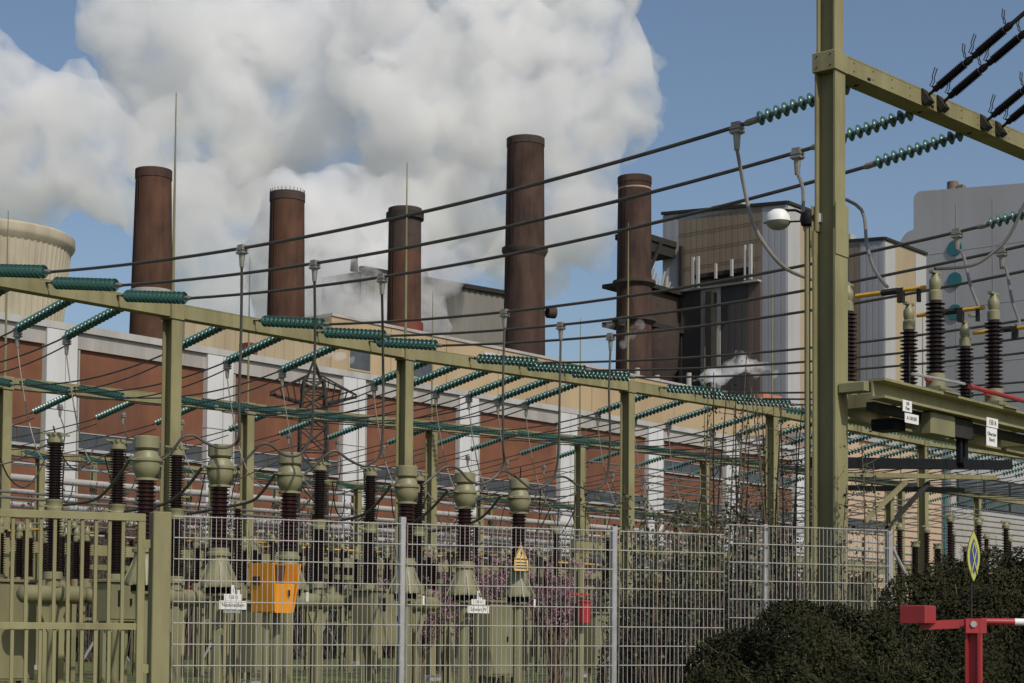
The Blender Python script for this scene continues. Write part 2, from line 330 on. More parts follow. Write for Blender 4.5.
k2 = block('boiler_block', 'second grey boiler block with sand coloured end wall right of the tall post', 288, 150, 16.4, 25, 73.6, 75.4,
    [(0, 4.9, 0, 73.4, GREYCL, .15), (5, 25, 0, 73.6, BROWNCL, .12)], [(0, 3.9, 0, 73.2, LGREY, .2), (4, 12, 0, 73.2, BEIGE2, .15), (12.05, 16.4, 0, 73.2, LGREY, .2)])
part('roof_vent', MB().box(2, 4, 8, 12, 74.2, 76.2), CONC2, k2)
k3 = thing('filter_building', 'huge plain grey building with rounded shoulder and teal discs', 'power station building', 340, 120)
pr = [(0, 0), (0, 91.8), (48.6, 95.8)]
for q in range(1, 9): t = q/8*PI/2; pr.append((48.6+1.6*math.sin(t), 94.2+1.6*math.cos(t)))
pr += [(50.2, 87.8)]
for q in range(1, 9): t = q/8*PI/2; pr.append((50.2+3.2*math.sin(t), 84.6+3.2*math.cos(t)))
pr += [(53.4, 0)]
n = len(pr); mb = MB(); mb.add([(0, y, z) for y, z in pr]+[(60, y, z) for y, z in pr], [tuple(range(n)), tuple(range(2*n-1, n-1, -1))]+[(i, n+i, n+(i+1) % n, (i+1) % n) for i in range(n)])
part('wall', mb, MGREY, k3, sharp=25)
part('painted_shadow', MB().box(-.05, -.02, 48.8, 52.9, 79, 81.2), BLACKCL, k3)  # shadow wedge below the shoulder, painted as a thin dark plate
for q in range(1, 6): part('panel_joint', MB().box(-.06, -.02, q*8.1-.05, q*8.1+.05, 40, 92), LGREY, k3)
for q in (58, 70, 82): part('panel_joint', MB().box(-.05, -.02, .3, 53, q-.06, q+.06), LGREY, k3)
for z in (82.6, 75.85, 69.1): part('disc', MB().cyl((-.3, 40.8, z), (-.02, 40.8, z), 1.6, n=28), TEAL, k3)
part('roof_stack', MB().cyl((1.2, 41.8, 93), (1.2, 41.8, 96.9), 1.2, n=16).box(.4, 2, 39.2, 40.5, 93, 95.9), SOOTB, k3, 'rusty stub stack on the roof')
# ---------------------------------------------------------------- annex buildings low on the right
an = thing('annex_building', 'sandstone coloured low building behind the strings right of the post', 'building', 178.3, 100)
part('wall', MB().box(0, 29, 0, 26, 0, 24.6), mat('sandstone_render', (.46, .34, .24), .8, .07, .2), an)
part('coping', MB().box(-.1, 29.1, -.3, 26, 24.6, 25.1), FASC, an)
part('window_band', MB().box(4, 16, -.08, .01, 13.9, 15.2), PANE, an)
part('downpipe', MB().cyl((29.35, -.3, 0), (29.35, -.3, 24), .16, n=8), TEAL, an, 'teal downpipe at the corner')
an2 = thing('annex_building', 'grey flat building with dark window band at the right edge', 'building', 208, 99)
part('wall', MB().box(0, 60, 0, 26, 0, 25.4), MGREY, an2)
part('lower_wall', MB().box(.2, 60, -.2, -.01, 0, 17.6), CONC2, an2)
for q in range(5):
    w = part('window', MB().box(1.5+q*8, 9.3+q*8, -.12, -.01, 18.1, 22.4), DARKST, an2)
    part('pane', MB().box(1.8+q*8, 9.0+q*8, -.2, -.125, 18.4, 22.1), PANE, w)
# ---------------------------------------------------------------- chimneys
CH = [(136.7, 57.8, 2.15, 2.62, 'leftmost brown brick chimney beside the cooling tower', CHIM), (159., 59.4, 2.25, 2.55, 'brown brick chimney with railed top, second from the left', CHIM),
      (181.8, 61.7, 2.3, 2.48, 'chimney with sooty head and platform collar in front of the boiler house', CHIM), (208.9, 77.8, 2.86, 3.25, 'tallest brown chimney with a ring platform halfway up', CHIMD),
      (237.9, 77.8, 2.76, 3.05, 'dark chimney with pale band beside the steel platforms', CHIMD)]
for i, (a, h, rt, rb, lab, m) in enumerate(CH):
    o = thing('chimney', lab, 'chimney', a, 170)
    zb = 38. if i < 3 else 45.
    sl = (rb-rt)/(h-zb); prof = [(rb+sl*zb*.9, 0)]
    for q in range(1, 13): z = h*q/12; prof.append((rt+sl*(h-z)*(1 if z > zb*.4 else .95), z))
    part('shaft', MB().lathe(prof, 40), m, o)
    part('flue', MB().lathe([(rt*.82, h-.5), (rt*.82, h+.02)], 32), SOOT, o)
    rim = MB().lathe([(rt+.01, h-1.1), (rt+.10, h-1.05), (rt+.10, h+.06), (rt-.3, h+.06)], 40)
    part('rim', rim, SOOT if i in (1, 2, 3) else CHIMD, o)
    la = MB(); rl_ = rt+.02
    for sx in (-.2, .2): la.bar((-rb-.12, sx, 8), (-rt-.12, sx, h), .05, .05)
    for q in range(int((h-8)/1.2)): z = 8+q*1.2; rr = rb+(rt-rb)*(z-8)/(h-8)+.1; la.box(-rr-.03, -rr, -.18, .18, z, z+.06)
    part('ladder', la, CHIMD, o)
    if i == 1:
        rl = MB()
        for q in range(26): t = 2*PI*q/26; rl.cyl((rt*math.cos(t), rt*math.sin(t), h), (rt*math.cos(t), rt*math.sin(t), h+.5), .04, n=4)
        part('railing', rl, DARKST, o)
    if i == 2:
        part('soot_band', MB().lathe([(rt+sl*6+.015, h-6.2), (rt+.02, h-1.1)], 40, caps=False), SOOT, o)
        part('platform', MB().lathe([(rt, h-1.6), (rt+.4, h-1.5), (rt+.4, h-.6), (rt, h-.6)], 40), DARKST, o)
        part('base_collar', MB().lathe([(2.5, 42.3), (2.75, 42.4), (2.75, 45.4), (2.45, 45.5)], 40), RUSTY, o)
    if i == 3:
        r = rt+sl*(h-60.2); part('platform', MB().lathe([(r, 59.4), (r+.5, 60.3), (r+.5, 60.8), (r, 60.8)], 40), SOOT, o)
        part('flue_duct', MB().cyl((2.4, -2.6, 51), (3.6, -3.2, 51), .9, n=12), SOOT, o)
    if i == 4:
        part('painted_band', MB().lathe([(rt+.03, h-2.1), (rt+.03, h-1.85)], 40, caps=False), mat('pale_band', (.35, .25, .19), .8, .15, 2.), o)
        for z in (53.5, 59.8): r = rt+sl*(h-z); part('platform', MB().lathe([(r, z-.6), (r+.7, z), (r+.7, z+.5), (r, z+.5)], 36), SOOT, o)
    if i == 0:
        r = rt+sl*(h-42); part('platform', MB().lathe([(r, 41.5), (r+.25, 41.8), (r+.25, 42.9), (r, 43)], 40), CONC2, o)
sp = thing('steel_platform', 'dark steel platforms and ducts between the last chimney and the boiler block', 'steel structure', 240, 172)
part('upper_floor', MB().box(2, 13.4, 0, 5, 69, 70).box(5, 13.4, .3, 4.6, 67.2, 69), DARKST, sp)
part('duct', MB().box(2.6, 13.4, -1, 5, 54.6, 60), SOOT, sp)
part('lower_floor', MB().box(-1, 13.4, -2, 5.5, 53.6, 54.4).box(-1, 13.4, -2, 5.5, 60.2, 60.9), DARKST, sp)
part('hopper', MB().lathe([(1.2, 42), (4.6, 47), (4.9, 53.4)], 16, o=(8, 1.5, 0)), SOOT, sp)
part('support_wall', MB().box(0, 13.4, 2, 6, 0, 46), BLACKCL, sp)
for q in (0, 13): part('post', MB().box(q-.3, q+.3, -1.5, -.9, 40, 69), DARKST, sp)
part('brace', MB().bar((3, -.5, 61), (8, -.5, 69), .4, .4), DARKST, sp)
for q in range(9): part('pipe', MB().cyl((6+q*.8, .5+.3*(q % 3), 60.9), (6.5+q*.8, .5, 62+(q*7 % 4)*.8), .22, n=6), CONC2, sp)
# ---------------------------------------------------------------- cooling tower
ct = thing('cooling_tower', 'pale ribbed concrete cooling tower cut off by the left edge', 'cooling tower', loc=(-99.5, 330, 0), rot=0)
def rad(z): return 13.6*math.sqrt(1+((z-48)/52)**2)*1.0
prof = [(rad(z)+(.0), z) for z in [0, 8, 16, 24, 32, 40, 48, 56, 62, 66, 70, 73.0]]
mb = MB(); n = 288
for r, z in prof:
    for i in range(n): t = 2*PI*i/n; rr = r+(.16 if i % 4 == 0 else 0); mb.v.append((rr*math.cos(t), rr*math.sin(t), z))
for k in range(len(prof)-1):
    for i in range(n): j = (i+1) % n; mb.f.append((k*n+i, k*n+j, k*n+n+j, k*n+n+i)); mb.m.append(0)
part('shell', mb, CONC, ct, sharp=10)
rt = rad(73.)
part('rim', MB().lathe([(rt-.1, 72.6), (rt+.75, 73.7), (rt+.95, 74.2), (rt+.9, 75.5), (rt+.3, 75.9), (rt-.6, 75.9), (rt-.6, 72.5)], 96, caps=False), CONC, ct)
# ---------------------------------------------------------------- steam
def ico_sphere():
    import bmesh
    bm = bmesh.new(); bmesh.ops.create_icosphere(bm, subdivisions=3, radius=1); v = np.array([p.co[:] for p in bm.verts]); t = np.array([[q.index for q in f.verts] for f in bm.faces]); bm.free(); return v, t
ICO = ico_sphere()
def steam(name, label, blobs, vox, dens, amp, fr, cat='steam'):
    V = []; T = []; n0 = 0
    for x, y, z, r in blobs:
        sv, sf = ICO; V.append(sv*r+np.array([x, y, z])); T.append(sf+n0); n0 += len(sv)
    V = np.concatenate(V); T = np.concatenate(T); mb = bpy.data.meshes.new(name); mb.vertices.add(len(V)); mb.vertices.foreach_set('co', V.astype('f').ravel())
    mb.loops.add(len(T)*3); mb.loops.foreach_set('vertex_index', T.astype('i').ravel()); mb.polygons.add(len(T)); mb.polygons.foreach_set('loop_start', np.arange(0, len(T)*3, 3, dtype='i')); mb.update(calc_edges=True)
    o = bpy.data.objects.new(name, mb); COL.objects.link(o)
    def rem(): md = o.modifiers.new('r', 'REMESH'); md.mode = 'VOXEL'; md.voxel_size = vox
    def dis(basis, sc, st, mid):
        tx = bpy.data.textures.new('billow', 'CLOUDS'); tx.noise_basis = basis; tx.noise_scale = sc; tx.noise_depth = 2
        md = o.modifiers.new('d', 'DISPLACE'); md.texture = tx; md.texture_coords = 'GLOBAL'; md.strength = st; md.mid_level = mid
    rem(); dis('VORONOI_F1', 1/fr*1.3, -amp*1.6, .35); dis('BLENDER_ORIGINAL', .5/fr, amp*1.2, .5); rem()
    me = bpy.data.meshes.new_from_object(o.evaluated_get(bpy.context.evaluated_depsgraph_get())); o.modifiers.clear(); o.data = me
    me.polygons.foreach_set('use_smooth', [True]*len(me.polygons)); me.update()
    m = bpy.data.materials.new(name); m.use_nodes = True; t = m.node_tree; t.nodes.clear()
    out = t.nodes.new('ShaderNodeOutputMaterial'); vs = t.nodes.new('ShaderNodeVolumePrincipled')
    vs.inputs['Color'].default_value = (.995, .995, .995, 1); vs.inputs['Density'].default_value = dens; vs.inputs['Anisotropy'].default_value = .2
    tc = t.nodes.new('ShaderNodeTexCoord'); nn = t.nodes.new('ShaderNodeTexNoise'); nn.inputs['Scale'].default_value = fr*.9; nn.inputs['Detail'].default_value = 3; nn.inputs['Roughness'].default_value = .6; nn.inputs['Distortion'].default_value = .6
    mr = t.nodes.new('ShaderNodeMapRange'); mr.inputs['From Min'].default_value = .40; mr.inputs['From Max'].default_value = .60; mr.inputs['To Min'].default_value = dens*.06; mr.inputs['To Max'].default_value = dens*1.5
    t.links.new(tc.outputs['Object'], nn.inputs['Vector']); t.links.new(nn.outputs['Fac'], mr.inputs[0]); t.links.new(mr.outputs[0], vs.inputs['Density'])
    t.links.new(vs.outputs[0], out.inputs['Volume']); me.materials.clear(); me.materials.append(m)
    return tagit(o, label, cat, None, 'stuff')
def scat(bl, n, k):                                       # cauliflower: smaller lobes round each big one
    out = list(bl)
    for x, y, z, r in bl:
        for q in range(n):
            d = Vector((R_.gauss(0, 1), R_.gauss(0, 1), R_.gauss(0, 1))).normalized(); rr = r*R_.uniform(.3, .5)*k; p = Vector((x, y, z))+d*r*.88; out.append((p.x, p.y, p.z, rr))
            for w in range(5):
                e = (d*.7+Vector((R_.gauss(0, 1), R_.gauss(0, 1), R_.gauss(0, 1))).normalized()).normalized(); c = p+e*rr*.92; out.append((c.x, c.y, c.z, rr*R_.uniform(.28, .48)))
    return out
ST1 = [(18.4, 430, 143.4, 16.5), (7.4, 430, 127, 18.5), (23.0, 430, 130.9, 12.), (11.2, 430, 104.6, 13.5), (15.5, 430, 117, 12), (-6.5, 440, 146.5, 20), (-21.5, 440, 128.4, 20), (-27.5, 450, 157.5, 18), (-8.8, 440, 110.6, 17.5), (2.7, 430, 92.8, 10.5), (-4.3, 450, 172, 18), (21, 440, 166, 13), (-28, 430, 100.5, 15)]
ST2 = [(-58.4, 470, 156, 20), (-77.4, 470, 158.6, 22.7), (-97, 470, 155.7, 18), (-77, 470, 133.9, 21), (-55, 470, 134, 17), (-72, 475, 172, 18), (-104, 470, 169, 13), (-42, 470, 123, 16), (-88, 460, 128, 16), (-48, 462, 108, 13)]
ST3 = [(-104.6, 400, 116, 14.5), (-118, 400, 120, 15), (-95, 400, 109, 12), (-112, 400, 103, 11.5), (-133, 400, 121, 18), (-88, 400, 103, 9), (-130, 400, 104, 14), (-150, 400, 125, 20)]
ST4 = [(-38.7, 330, 78.4, 10.2), (-32, 330, 82.5, 8), (-43.4, 330, 73.5, 8), (-31, 330, 71.7, 10), (-40.4, 330, 65.9, 8.8), (-25.3, 330, 66, 8), (-30, 330, 60, 9.8), (-21.6, 330, 72, 8), (-17.2, 322, 58.6, 7)]
ST5 = [(-13, 296, 62.5, 5), (-8.2, 297, 64.8, 3.8), (-15.5, 294, 56, 4.8), (-14.6, 293, 50.5, 3), (-18, 296, 60, 6), (-24, 284, 54, 6), (-27, 282, 51, 5.5), (-21.5, 283, 50, 5), (-31, 286, 56, 6), (-28, 284, 57.5, 5.5), (-24, 283, 49, 5)]
steam('steam_plume', 'great white steam plume billowing up behind the tallest chimney', scat(ST1, 9, 1.), 1.0, .12, 2.2, 1/12)
steam('steam_plume', 'grey steam bank filling the upper left sky behind the other plumes', scat(ST2, 8, 1.), 1.25, .10, 2.5, 1/14)
steam('steam_plume', 'bright rounded steam cloud drifting over the cooling tower', scat(ST3, 9, 1.), 1.0, .12, 2., 1/11)
steam('steam_plume', 'dense white steam lump rising between the two middle chimneys', scat(ST4, 9, 1.), .6, .26, 1.2, 1/6)
steam('steam_plume', 'low steam curling over the ribbed boiler house roof', scat(ST5, 7, 1.), .55, .22, 1.0, 1/5)
steam('steam_plume', 'thin white steam bank low in the sky between the first two chimneys', scat([(-75, 425, 94, 12), (-70, 425, 84, 11), (-78, 425, 103, 13), (-64, 420, 76, 9), (-86, 430, 97, 9), (-66, 425, 100, 12), (-58, 420, 90, 10), (-60, 420, 80, 10)], 8, 1.), 1.0, .09, 2., 1/11)
steam('steam_puff', 'small white steam puff blowing from the beige roof before the dark block', scat([(24.5, 238, 36.0, .5), (25.8, 238, 36.4, .9), (27.3, 238, 36.9, 1.4), (29.2, 238, 37.6, 1.5), (31.2, 238, 38.2, 1.4), (33, 238, 37.6, 1.2), (34.4, 238, 38.2, .8), (30.8, 238, 39.6, .9), (28.4, 238, 36.2, 1.1), (35.6, 238, 37.2, .7)], 6, .9), .22, .55, .5, 1/1.4)
steam('steam_puff', 'thin steam wisp drifting off the roof beside the tallest chimney', scat([(9.7, 240, 41, .7), (10.8, 240, 41.8, 1.), (12.1, 240, 42.9, 1.2), (13.3, 240, 43.7, .8), (17.3, 240, 43.9, .9), (16, 240, 42.5, 1.0), (15.2, 240, 41.2, .8), (14.9, 240, 44.3, .8)], 5, .9), .22, .22, .5, 1/1.5)
steam('steam_puff', 'faint steam wisp above the lattice pylon in front of the hall roof', scat([(-15.6, 140, 24.2, .7), (-15, 142, 24.4, .6), (-14.2, 144, 24.2, .6), (-13.4, 145, 24.0, .5)], 3, .8), .2, .5, .4, 1/1.5)
#@@SWITCHYARD
LEADD = mat('dull_aluminium', (.085, .078, .068), .5, .2, 3., metal=.3)
TUBE = mat('tube_aluminium', (.16, .155, .145), .5, .2, 3., metal=.3)
# ================================================================ SWITCHYARD STEEL
def lerp_tab(T, a):
    if a <= T[0][0]: return T[0][1]
    for (p, q), (r, t) in zip(T[:-1], T[1:]):
        if a <= r: return q+(t-q)*(a-p)/(r-p)
    return T[-1][1]
Z1 = lambda a: lerp_tab([(18, 8.22), (30, 8.28), (38.9, 8.50), (46.46, 8.60), (56.6, 8.56), (66, 8.8)], a)     # beam top, row 1 (the yard rises slightly to the right)
Z2 = lambda a: lerp_tab([(18, 8.1), (26.6, 8.12), (35, 8.32), (51.2, 8.82), (87, 9.0)], a)
Z3 = lambda a: 8.7
def gantry(label, b, posts, rods, zf, w=.27, h=.30):
    o = thing('steel_gantry', label, 'gantry', 0, b)
    cap = mesh('cap', MB().cbox(-w/2-.03, w/2+.03, -h/2-.03, h/2+.03, -.338, 0, .01), OLIVE)
    rod = mesh('lightning_rod', MB().tube([(0, 0, 0), (0, 0, 2.2), (0, 0, 4.35)], [.035, .026, .010], 7), OLIVE2)
    foot = mesh('footing', MB().box(-.35, .35, -.35, .35, 0, .18), CONC2)
    for p in posts:
        part('post', MB().hsec(0, 0, w, h, 0, zf(p)-.34), OLIVE, o, loc=(p, 0, 0)); part('cap', cap, None, o, loc=(p, 0, zf(p))); part('footing', foot, None, o, loc=(p, 0, 0))
        if p in rods: part('lightning_rod', rod, None, o, loc=(p, 0, zf(p)))
    for p, q in zip(posts[:-1], posts[1:]):
        p0 = p+w/2+.035; q0 = q-w/2-.035; m = MB(); t = .02; z0, z1 = zf(p), zf(q)
        m.bar((p0, 0, z0-.29), (q0, 0, z1-.29), .28, t).bar((p0, 0, z0-.02), (q0, 0, z1-.02), .28, t).bar((p0, -.125, z0-.155), (q0, -.125, z1-.155), t, .248)
        part('beam', m, OLIVE, o)
    return o
G1P = [16.2, 23.06, 30.0, 38.9, 46.46, 56.6, 66.3, 76, 85.5, 95]
G2P = [18.2, 26.63, 35.0, 43.1, 51.2, 59.5, 68, 76.5, 85, 93.5, 102]
gantry('first olive steel gantry row, nearest the fence, running off to the right', 28, G1P, G1P, Z1)
gantry('second olive steel gantry row standing behind the first one', 39, G2P, G2P, Z2)
gantry('third olive steel gantry row, farthest back before the brick hall', 59, [24, 33, 42, 51, 60, 69, 78, 87, 96], [42, 60, 78], Z3)
# big post with beam on the right
bp = thing('gantry_post', 'tall thick olive post and beam rising out of the right of the picture', 'gantry', 18.05, 10.1)
part('post', MB().hsec(0, 0, .30, .30, 0, 6.3, .026), OLIVE, bp); part('post', MB().hsec(0, 0, .24, .27, 6.302, 8.17, .024), OLIVE, bp); part('post', MB().hsec(0, 0, (.21), .24, 8.402, 13, .022), OLIVE, bp)
part('splice_plate', MB().box(-.15, .15, -.162, -.151, 6.0, 6.6).box(-.15, .15, .151, .162, 6.0, 6.6), OLIVE, bp)
part('collar', MB().cbox(-.15, .15, -.155, .155, 8.172, 8.40, .01), OLIVE, bp)
bm_ = MB().box(.152, 27, -.14, .14, 8.18, 8.20).box(.152, 27, -.14, .14, 8.375, 8.395).box(.152, 27, -.137, -.115, 8.20, 8.375); bmo = part('beam', bm_, OLIVE, bp); bmo.rotation_euler = (0, 0, -.07)
bo = MB()
for q in range(40):
    for z in (8.235, 8.335): bo.cyl((.3+q*.42, -.143, z), (.3+q*.42, -.136, z), .009, n=5)
bq = part('bolt', bo, DARKST, bp, kind='stuff'); bq.rotation_euler = (0, 0, -.07); bo = MB()
for z in (8.22, 8.35):
    for yy in (-.09, .09): bo.cyl((-.156, yy, z), (-.149, yy, z), .010, n=5)
part('bolt', bo, DARKST, bp, kind='stuff')
for p in (7.3, 15, 23): part('post', MB().hsec(p, -.07*p, .30, .30, 0, 8.17, .026), OLIVE, bp)
part('footing', MB().box(-.4, .4, -.4, .4, 0, .2), CONC2, bp)
# low busbar supports
lb = thing('busbar_frame', 'low olive frame of posts and box beam in the middle of the switchyard', 'steel frame', 0, 36.5)
for i in range(7):
    p = 47.7+i*7; part('post', MB().hsec(p, 0, .2, .2, 0, 4.35, .018), OLIVE, lb)
    if i < 6: part('beam', MB().box(p-.1, p+6.896, -.12, .12, 4.352, 4.75), OLIVE, lb)
lb2 = thing('busbar_frame', 'low olive frame far back behind the second gantry row', 'steel frame', 0, 47)
for i in range(7):
    p = 22+i*9; part('post', MB().hsec(p, 0, .2, .2, 0, 4.0, .018), OLIVE, lb2)
    if i < 6: part('beam', MB().box(p-.1, p+8.896, -.12, .12, 4.002, 4.35), OLIVE, lb2)
k = 0
for b, z in ((34.4, 4.6), (37.4, 5.0), (42, 4.9), (45.5, 5.2), (48, 5.0)):
    solo('tube_busbar', MB().cyl((0, 0, z), (62, 0, z), .035, n=8), TUBE, 'long silver tube busbar running across the yard, %s from the front' % ORD[k], 'busbar', 20, b, group='silver tube busbars'); k += 1
# ================================================================ INSULATOR STRINGS AND CONDUCTORS
def disc_mesh(d, nm):
    m = MB(); r = d/2
    m.lathe([(.018, -.055), (.030, -.05), (.032, -.012), (.02, 0)], 8, 1, ax='x')
    m.lathe([(.03, -.012), (r*.62, -.004), (r*.97, .022), (r, .034), (r*.93, .036), (r*.80, .018), (r*.72, .036), (r*.6, .014), (r*.45, .034), (r*.3, .012), (.014, .012), (.014, .055)], 14, 0, ax='x')
    return mesh(nm, m, [GLASS, CLAMPM], 50)
def make_string(n, d, pitch):
    L = .22+n*pitch+.2
    o = thing('insulator_string', None, 'insulator string', loc=(0, 0, -50), rot=0)
    part('link', MB().cyl((0, 0, 0), (.2, 0, 0), .014, n=6).box(-.02, .05, -.03, .03, -.012, .012).box(.13, .19, -.012, .012, -.03, .03), DARKST, o)
    dm = disc_mesh(d, 'glass_disc')
    for q in range(n): part('glass_disc', dm, None, o, loc=(.22+pitch*(q+.5), 0, 0))
    e = .22+n*pitch
    part('end_clamp', MB().lathe([(.012, e-.02), (.02, e), (.045, e+.03), (.045, e+.15), (.03, e+.2)], 8, ax='x'), CLAMPM, o)
    remember(o); o['L'] = L; return o, L
PROTO = {}
def string_at(kind, P, D, label, group):
    if kind not in PROTO: PROTO[kind] = [*make_string(*kind), False]
    pr = PROTO[kind]
    if pr[2]: o = dup(pr[0])
    else: o = pr[0]; pr[2] = True
    if 'L' in o: del o['L']
    o['label'] = label; o['group'] = group
    D = Vector(D).normalized(); y = Vector((0, 0, 1)).cross(D).normalized(); z = D.cross(y)
    M = Matrix(((D.x, y.x, z.x, P.x), (D.y, y.y, z.y, P.y), (D.z, y.z, z.z, P.z), (0, 0, 0, 1)))
    o.rotation_euler = M.to_euler(); o.location = P
    return Vector(P)+D*pr[1]
def far_string(kind, P, D, label, group):                # far rows: one light mesh each, too small to show its parts
    if ('f', kind) not in PROTO:
        n, d, pitch = kind; m = MB(); r = d/2; m.cyl((0, 0, 0), (.22+n*pitch+.2, 0, 0), .02, n=5, m=1)
        for q in range(n): x = .22+pitch*(q+.5); m.lathe([(.03, x-.012), (r, x+.03), (r*.6, x+.02), (.02, x+.04)], 8, 0, ax='x')
        PROTO[('f', kind)] = (mesh('insulator_string', m, [GLASS, DARKST], 50), .22+n*pitch+.2)
    me, L = PROTO[('f', kind)]
    o = bpy.data.objects.new('insulator_string', me); COL.objects.link(o); tagit(o, label, 'insulator string', group)
    D = Vector(D).normalized(); y = Vector((0, 0, 1)).cross(D).normalized(); z = D.cross(y)
    M = Matrix(((D.x, y.x, z.x, P.x), (D.y, y.y, z.y, P.y), (D.z, y.z, z.z, P.z), (0, 0, 0, 1)))
    o.rotation_euler = M.to_euler(); o.location = P
    return Vector(P)+D*L
def wire(label, p, q, sag, r, m=WIREM, group=None, name='conductor', n=22, segs=6):
    pts = []
    for i in range(n+1): t = i/n; v = p.lerp(q, t)-p; v.z -= 4*sag*t*(1-t); pts.append(v)
    return solo(name, MB().tube(pts, r, segs), m, label, 'wire', loc=p, rot=0, group=group)
BIG, MID, TWR = (14, .245, .130), (15, .205, .132), (11, .185, .118)
def span(a0, b0, a1, b1, sag, k0, k1, lab, s0, s1, fn0=string_at, fn1=string_at, z0=8.2, z1=8.2, dip=.14, r=.026, g0='', g1='', gw='', twin=False):
    P, Q = W(a0, b0, z0), W(a1, b1, z1); d = (Q-P); d.z = 0; d.normalize()
    p = fn0(k0, P, d+Vector((0, 0, -dip)), s0, g0); q = fn1(k1, Q, -d+Vector((0, 0, -dip)), s1, g1)
    wire(lab, p, q, sag, r, group=gw)
    if twin: wire('lower twin of the '+lab, p+UV*.12+Vector((0, 0, -.12)), q+UV*.12+Vector((0, 0, -.12)), sag*1.35, r*.85, group=gw)
    return p, q, sag
LINES = []
NEAR = [(18.66, 18.35), (20.12, 19.9), (21.36, 21.56), (25.4, 25.15), (27.0, 27.0), (28.6, 28.65), (32.6, 32.13), (34.4, 34.05), (36.1, 35.9), (40.4, 40.2), (42.2, 42.0), (44, 43.8)]
for i, (a0, a1) in enumerate(NEAR):
    LINES += [span(a0, 9.97-.07*(a0-18), a1, 27.84, .30, TWR if i < 3 else (15, .185, .118), BIG, '%s thick conductor from the left, running from the big post beam to the first gantry' % ORD[i],
         '%s green glass string from the left on the beam of the tall post' % ORD[i], '%s green glass string from the left on the near side of the first gantry beam' % ORD[i],
         z0=8.22, z1=Z1(a1)-.08, g0='glass strings on the big post beam', g1='glass strings on the near side of the first gantry', gw='conductors over the front of the yard')]
FAR1 = [18.6, 19.4, 20.9, 22.1, 24.8, 26.5, 28.2, 31.3, 32.4, 33.6, 34.9, 36.1, 37.3, 40.6, 42.4, 44.2, 46.6, 48.2, 49.8]+[51.4+1.2*k+(k//3)*.35 for k in range(21)]
for i, a in enumerate(FAR1):
    f1 = string_at if i < 10 else far_string
    span(a, 28.16, a+.5, 38.84, .22, MID, MID, '%s conductor from the left between first and second gantry' % ORD[i],
         '%s green glass string from the left on the far side of the first gantry beam' % ORD[i], '%s green glass string from the left on the near side of the second gantry beam' % ORD[i],
         string_at if i < 22 else far_string, f1, dip=.2, r=.019, z0=Z1(a)-.1, z1=Z2(a+.5)-.1, g0='glass strings on the far side of the first gantry', g1='glass strings on the near side of the second gantry', gw='conductors between first and second gantry', twin=True)
for i in range(30):
    a = 22+i*2.15+(i//3)*.7
    span(a, 39.16, a+.4, 58.84, .5, MID, MID, '%s thin conductor from the left between second and third gantry' % ORD[i],
         '%s glass string from the left on the far side of the second gantry beam' % ORD[i], '%s glass string from the left on the near side of the third gantry beam' % ORD[i],
         far_string, far_string, dip=.2, r=.017, z0=Z2(a)-.1, z1=8.6, g0='glass strings on the far side of the second gantry', g1='glass strings on the near side of the third gantry', gw='conductors between second and third gantry', twin=True)
# further bays of the first gantry, right of the tall post
k = 0
for i in range(18):
    a = 46.6+i*1.5+(i//3)*.5
    d = -VV+UV*.02+Vector((0, 0, -.2)); q = far_string(BIG, W(a, 27.84, Z1(a)-.08), d, '%s green glass string from the left on the first gantry right of the tall post' % ORD[i], 'glass strings on the first gantry right of the post')
    wire('%s thin conductor from the left, reaching the first gantry right of the tall post' % ORD[i], W(a+.4, 11.9, 8.0), q, .35, .018, group='conductors right of the tall post')
for i in range(7):
    solo('tube_busbar', MB().cyl((0, 0, 0), (52, 0, .25), .03, n=6), TUBE, '%s thin level busbar counted from below, crossing the view right of the tall post' % ORD[i], 'busbar', 46, 30.5+i*.7, 5.2+i*.34, group='level busbars right of the tall post')
# long rod strings with arcing horns on the big beam
RODP = mat('dark_rod_porcelain', (.010, .006, .006), .35, .2, 4., spec=.3)
def long_rod(label, a, z, dx):
    D = (VV*-1.0+Vector((0, 0, .62))+UV*dx).normalized(); P = W(a, 9.92-.07*(a-18.05), z)
    o = thing('rod_insulator', label, 'insulator string', loc=P, group='brown rod insulators on the big beam', rot=0)
    y = Vector((0, 0, 1)).cross(D).normalized(); zz = D.cross(y)
    o.rotation_euler = Matrix(((D.x, y.x, zz.x), (D.y, y.y, zz.y), (D.z, y.z, zz.z))).to_euler()
    part('bracket', MB().box(-.06, .02, -.07, .07, -.10, .10).cyl((0, 0, 0), (.10, 0, 0), .02, n=6), DARKST, o)
    for q in range(2):
        x = .10+q*.60; pf = [(.022, x), (.04, x+.02), (.04, x+.09), (.03, x+.1)]
        for w in range(17): xx = x+.08+w*.024; pf += [(.046, xx), (.062, xx+.010), (.046, xx+.018)]
        pf += [(.035, x+.49), (.045, x+.50), (.045, x+.56), (.02, x+.62)]
        part('porcelain_rod', MB().lathe(pf, 12, ax='x'), RODP, o)
        for xx, s in ((x+.04, 1), (x+.54, .3)):
            hm = MB()
            for sy in (-.03, .03): hm.tube([(xx, sy*.4, .03), (xx-.04*s, sy, .07), (xx+.03*s, sy, .11), (xx+.05*s, sy, .15), (xx+.10*s+.04, sy, .22)], .007, 5)
            part('arcing_horn', hm, DARKST, o)
    part('line_clamp', MB().cyl((1.30, 0, 0), (6, 0, .0), .028, n=6), DARKST, o)
for lab, a, dx in (('first brown rod insulator from the post, with upright arcing horns', 19.93, .02), ('second brown rod insulator from the post, close beside the first', 20.3, .02), ('third brown rod insulator from the post along the big beam', 21.4, .02), ('fourth brown rod insulator, nearest the right edge on the big beam', 21.8, .02)):
    long_rod(lab, a, 8.30, dx)
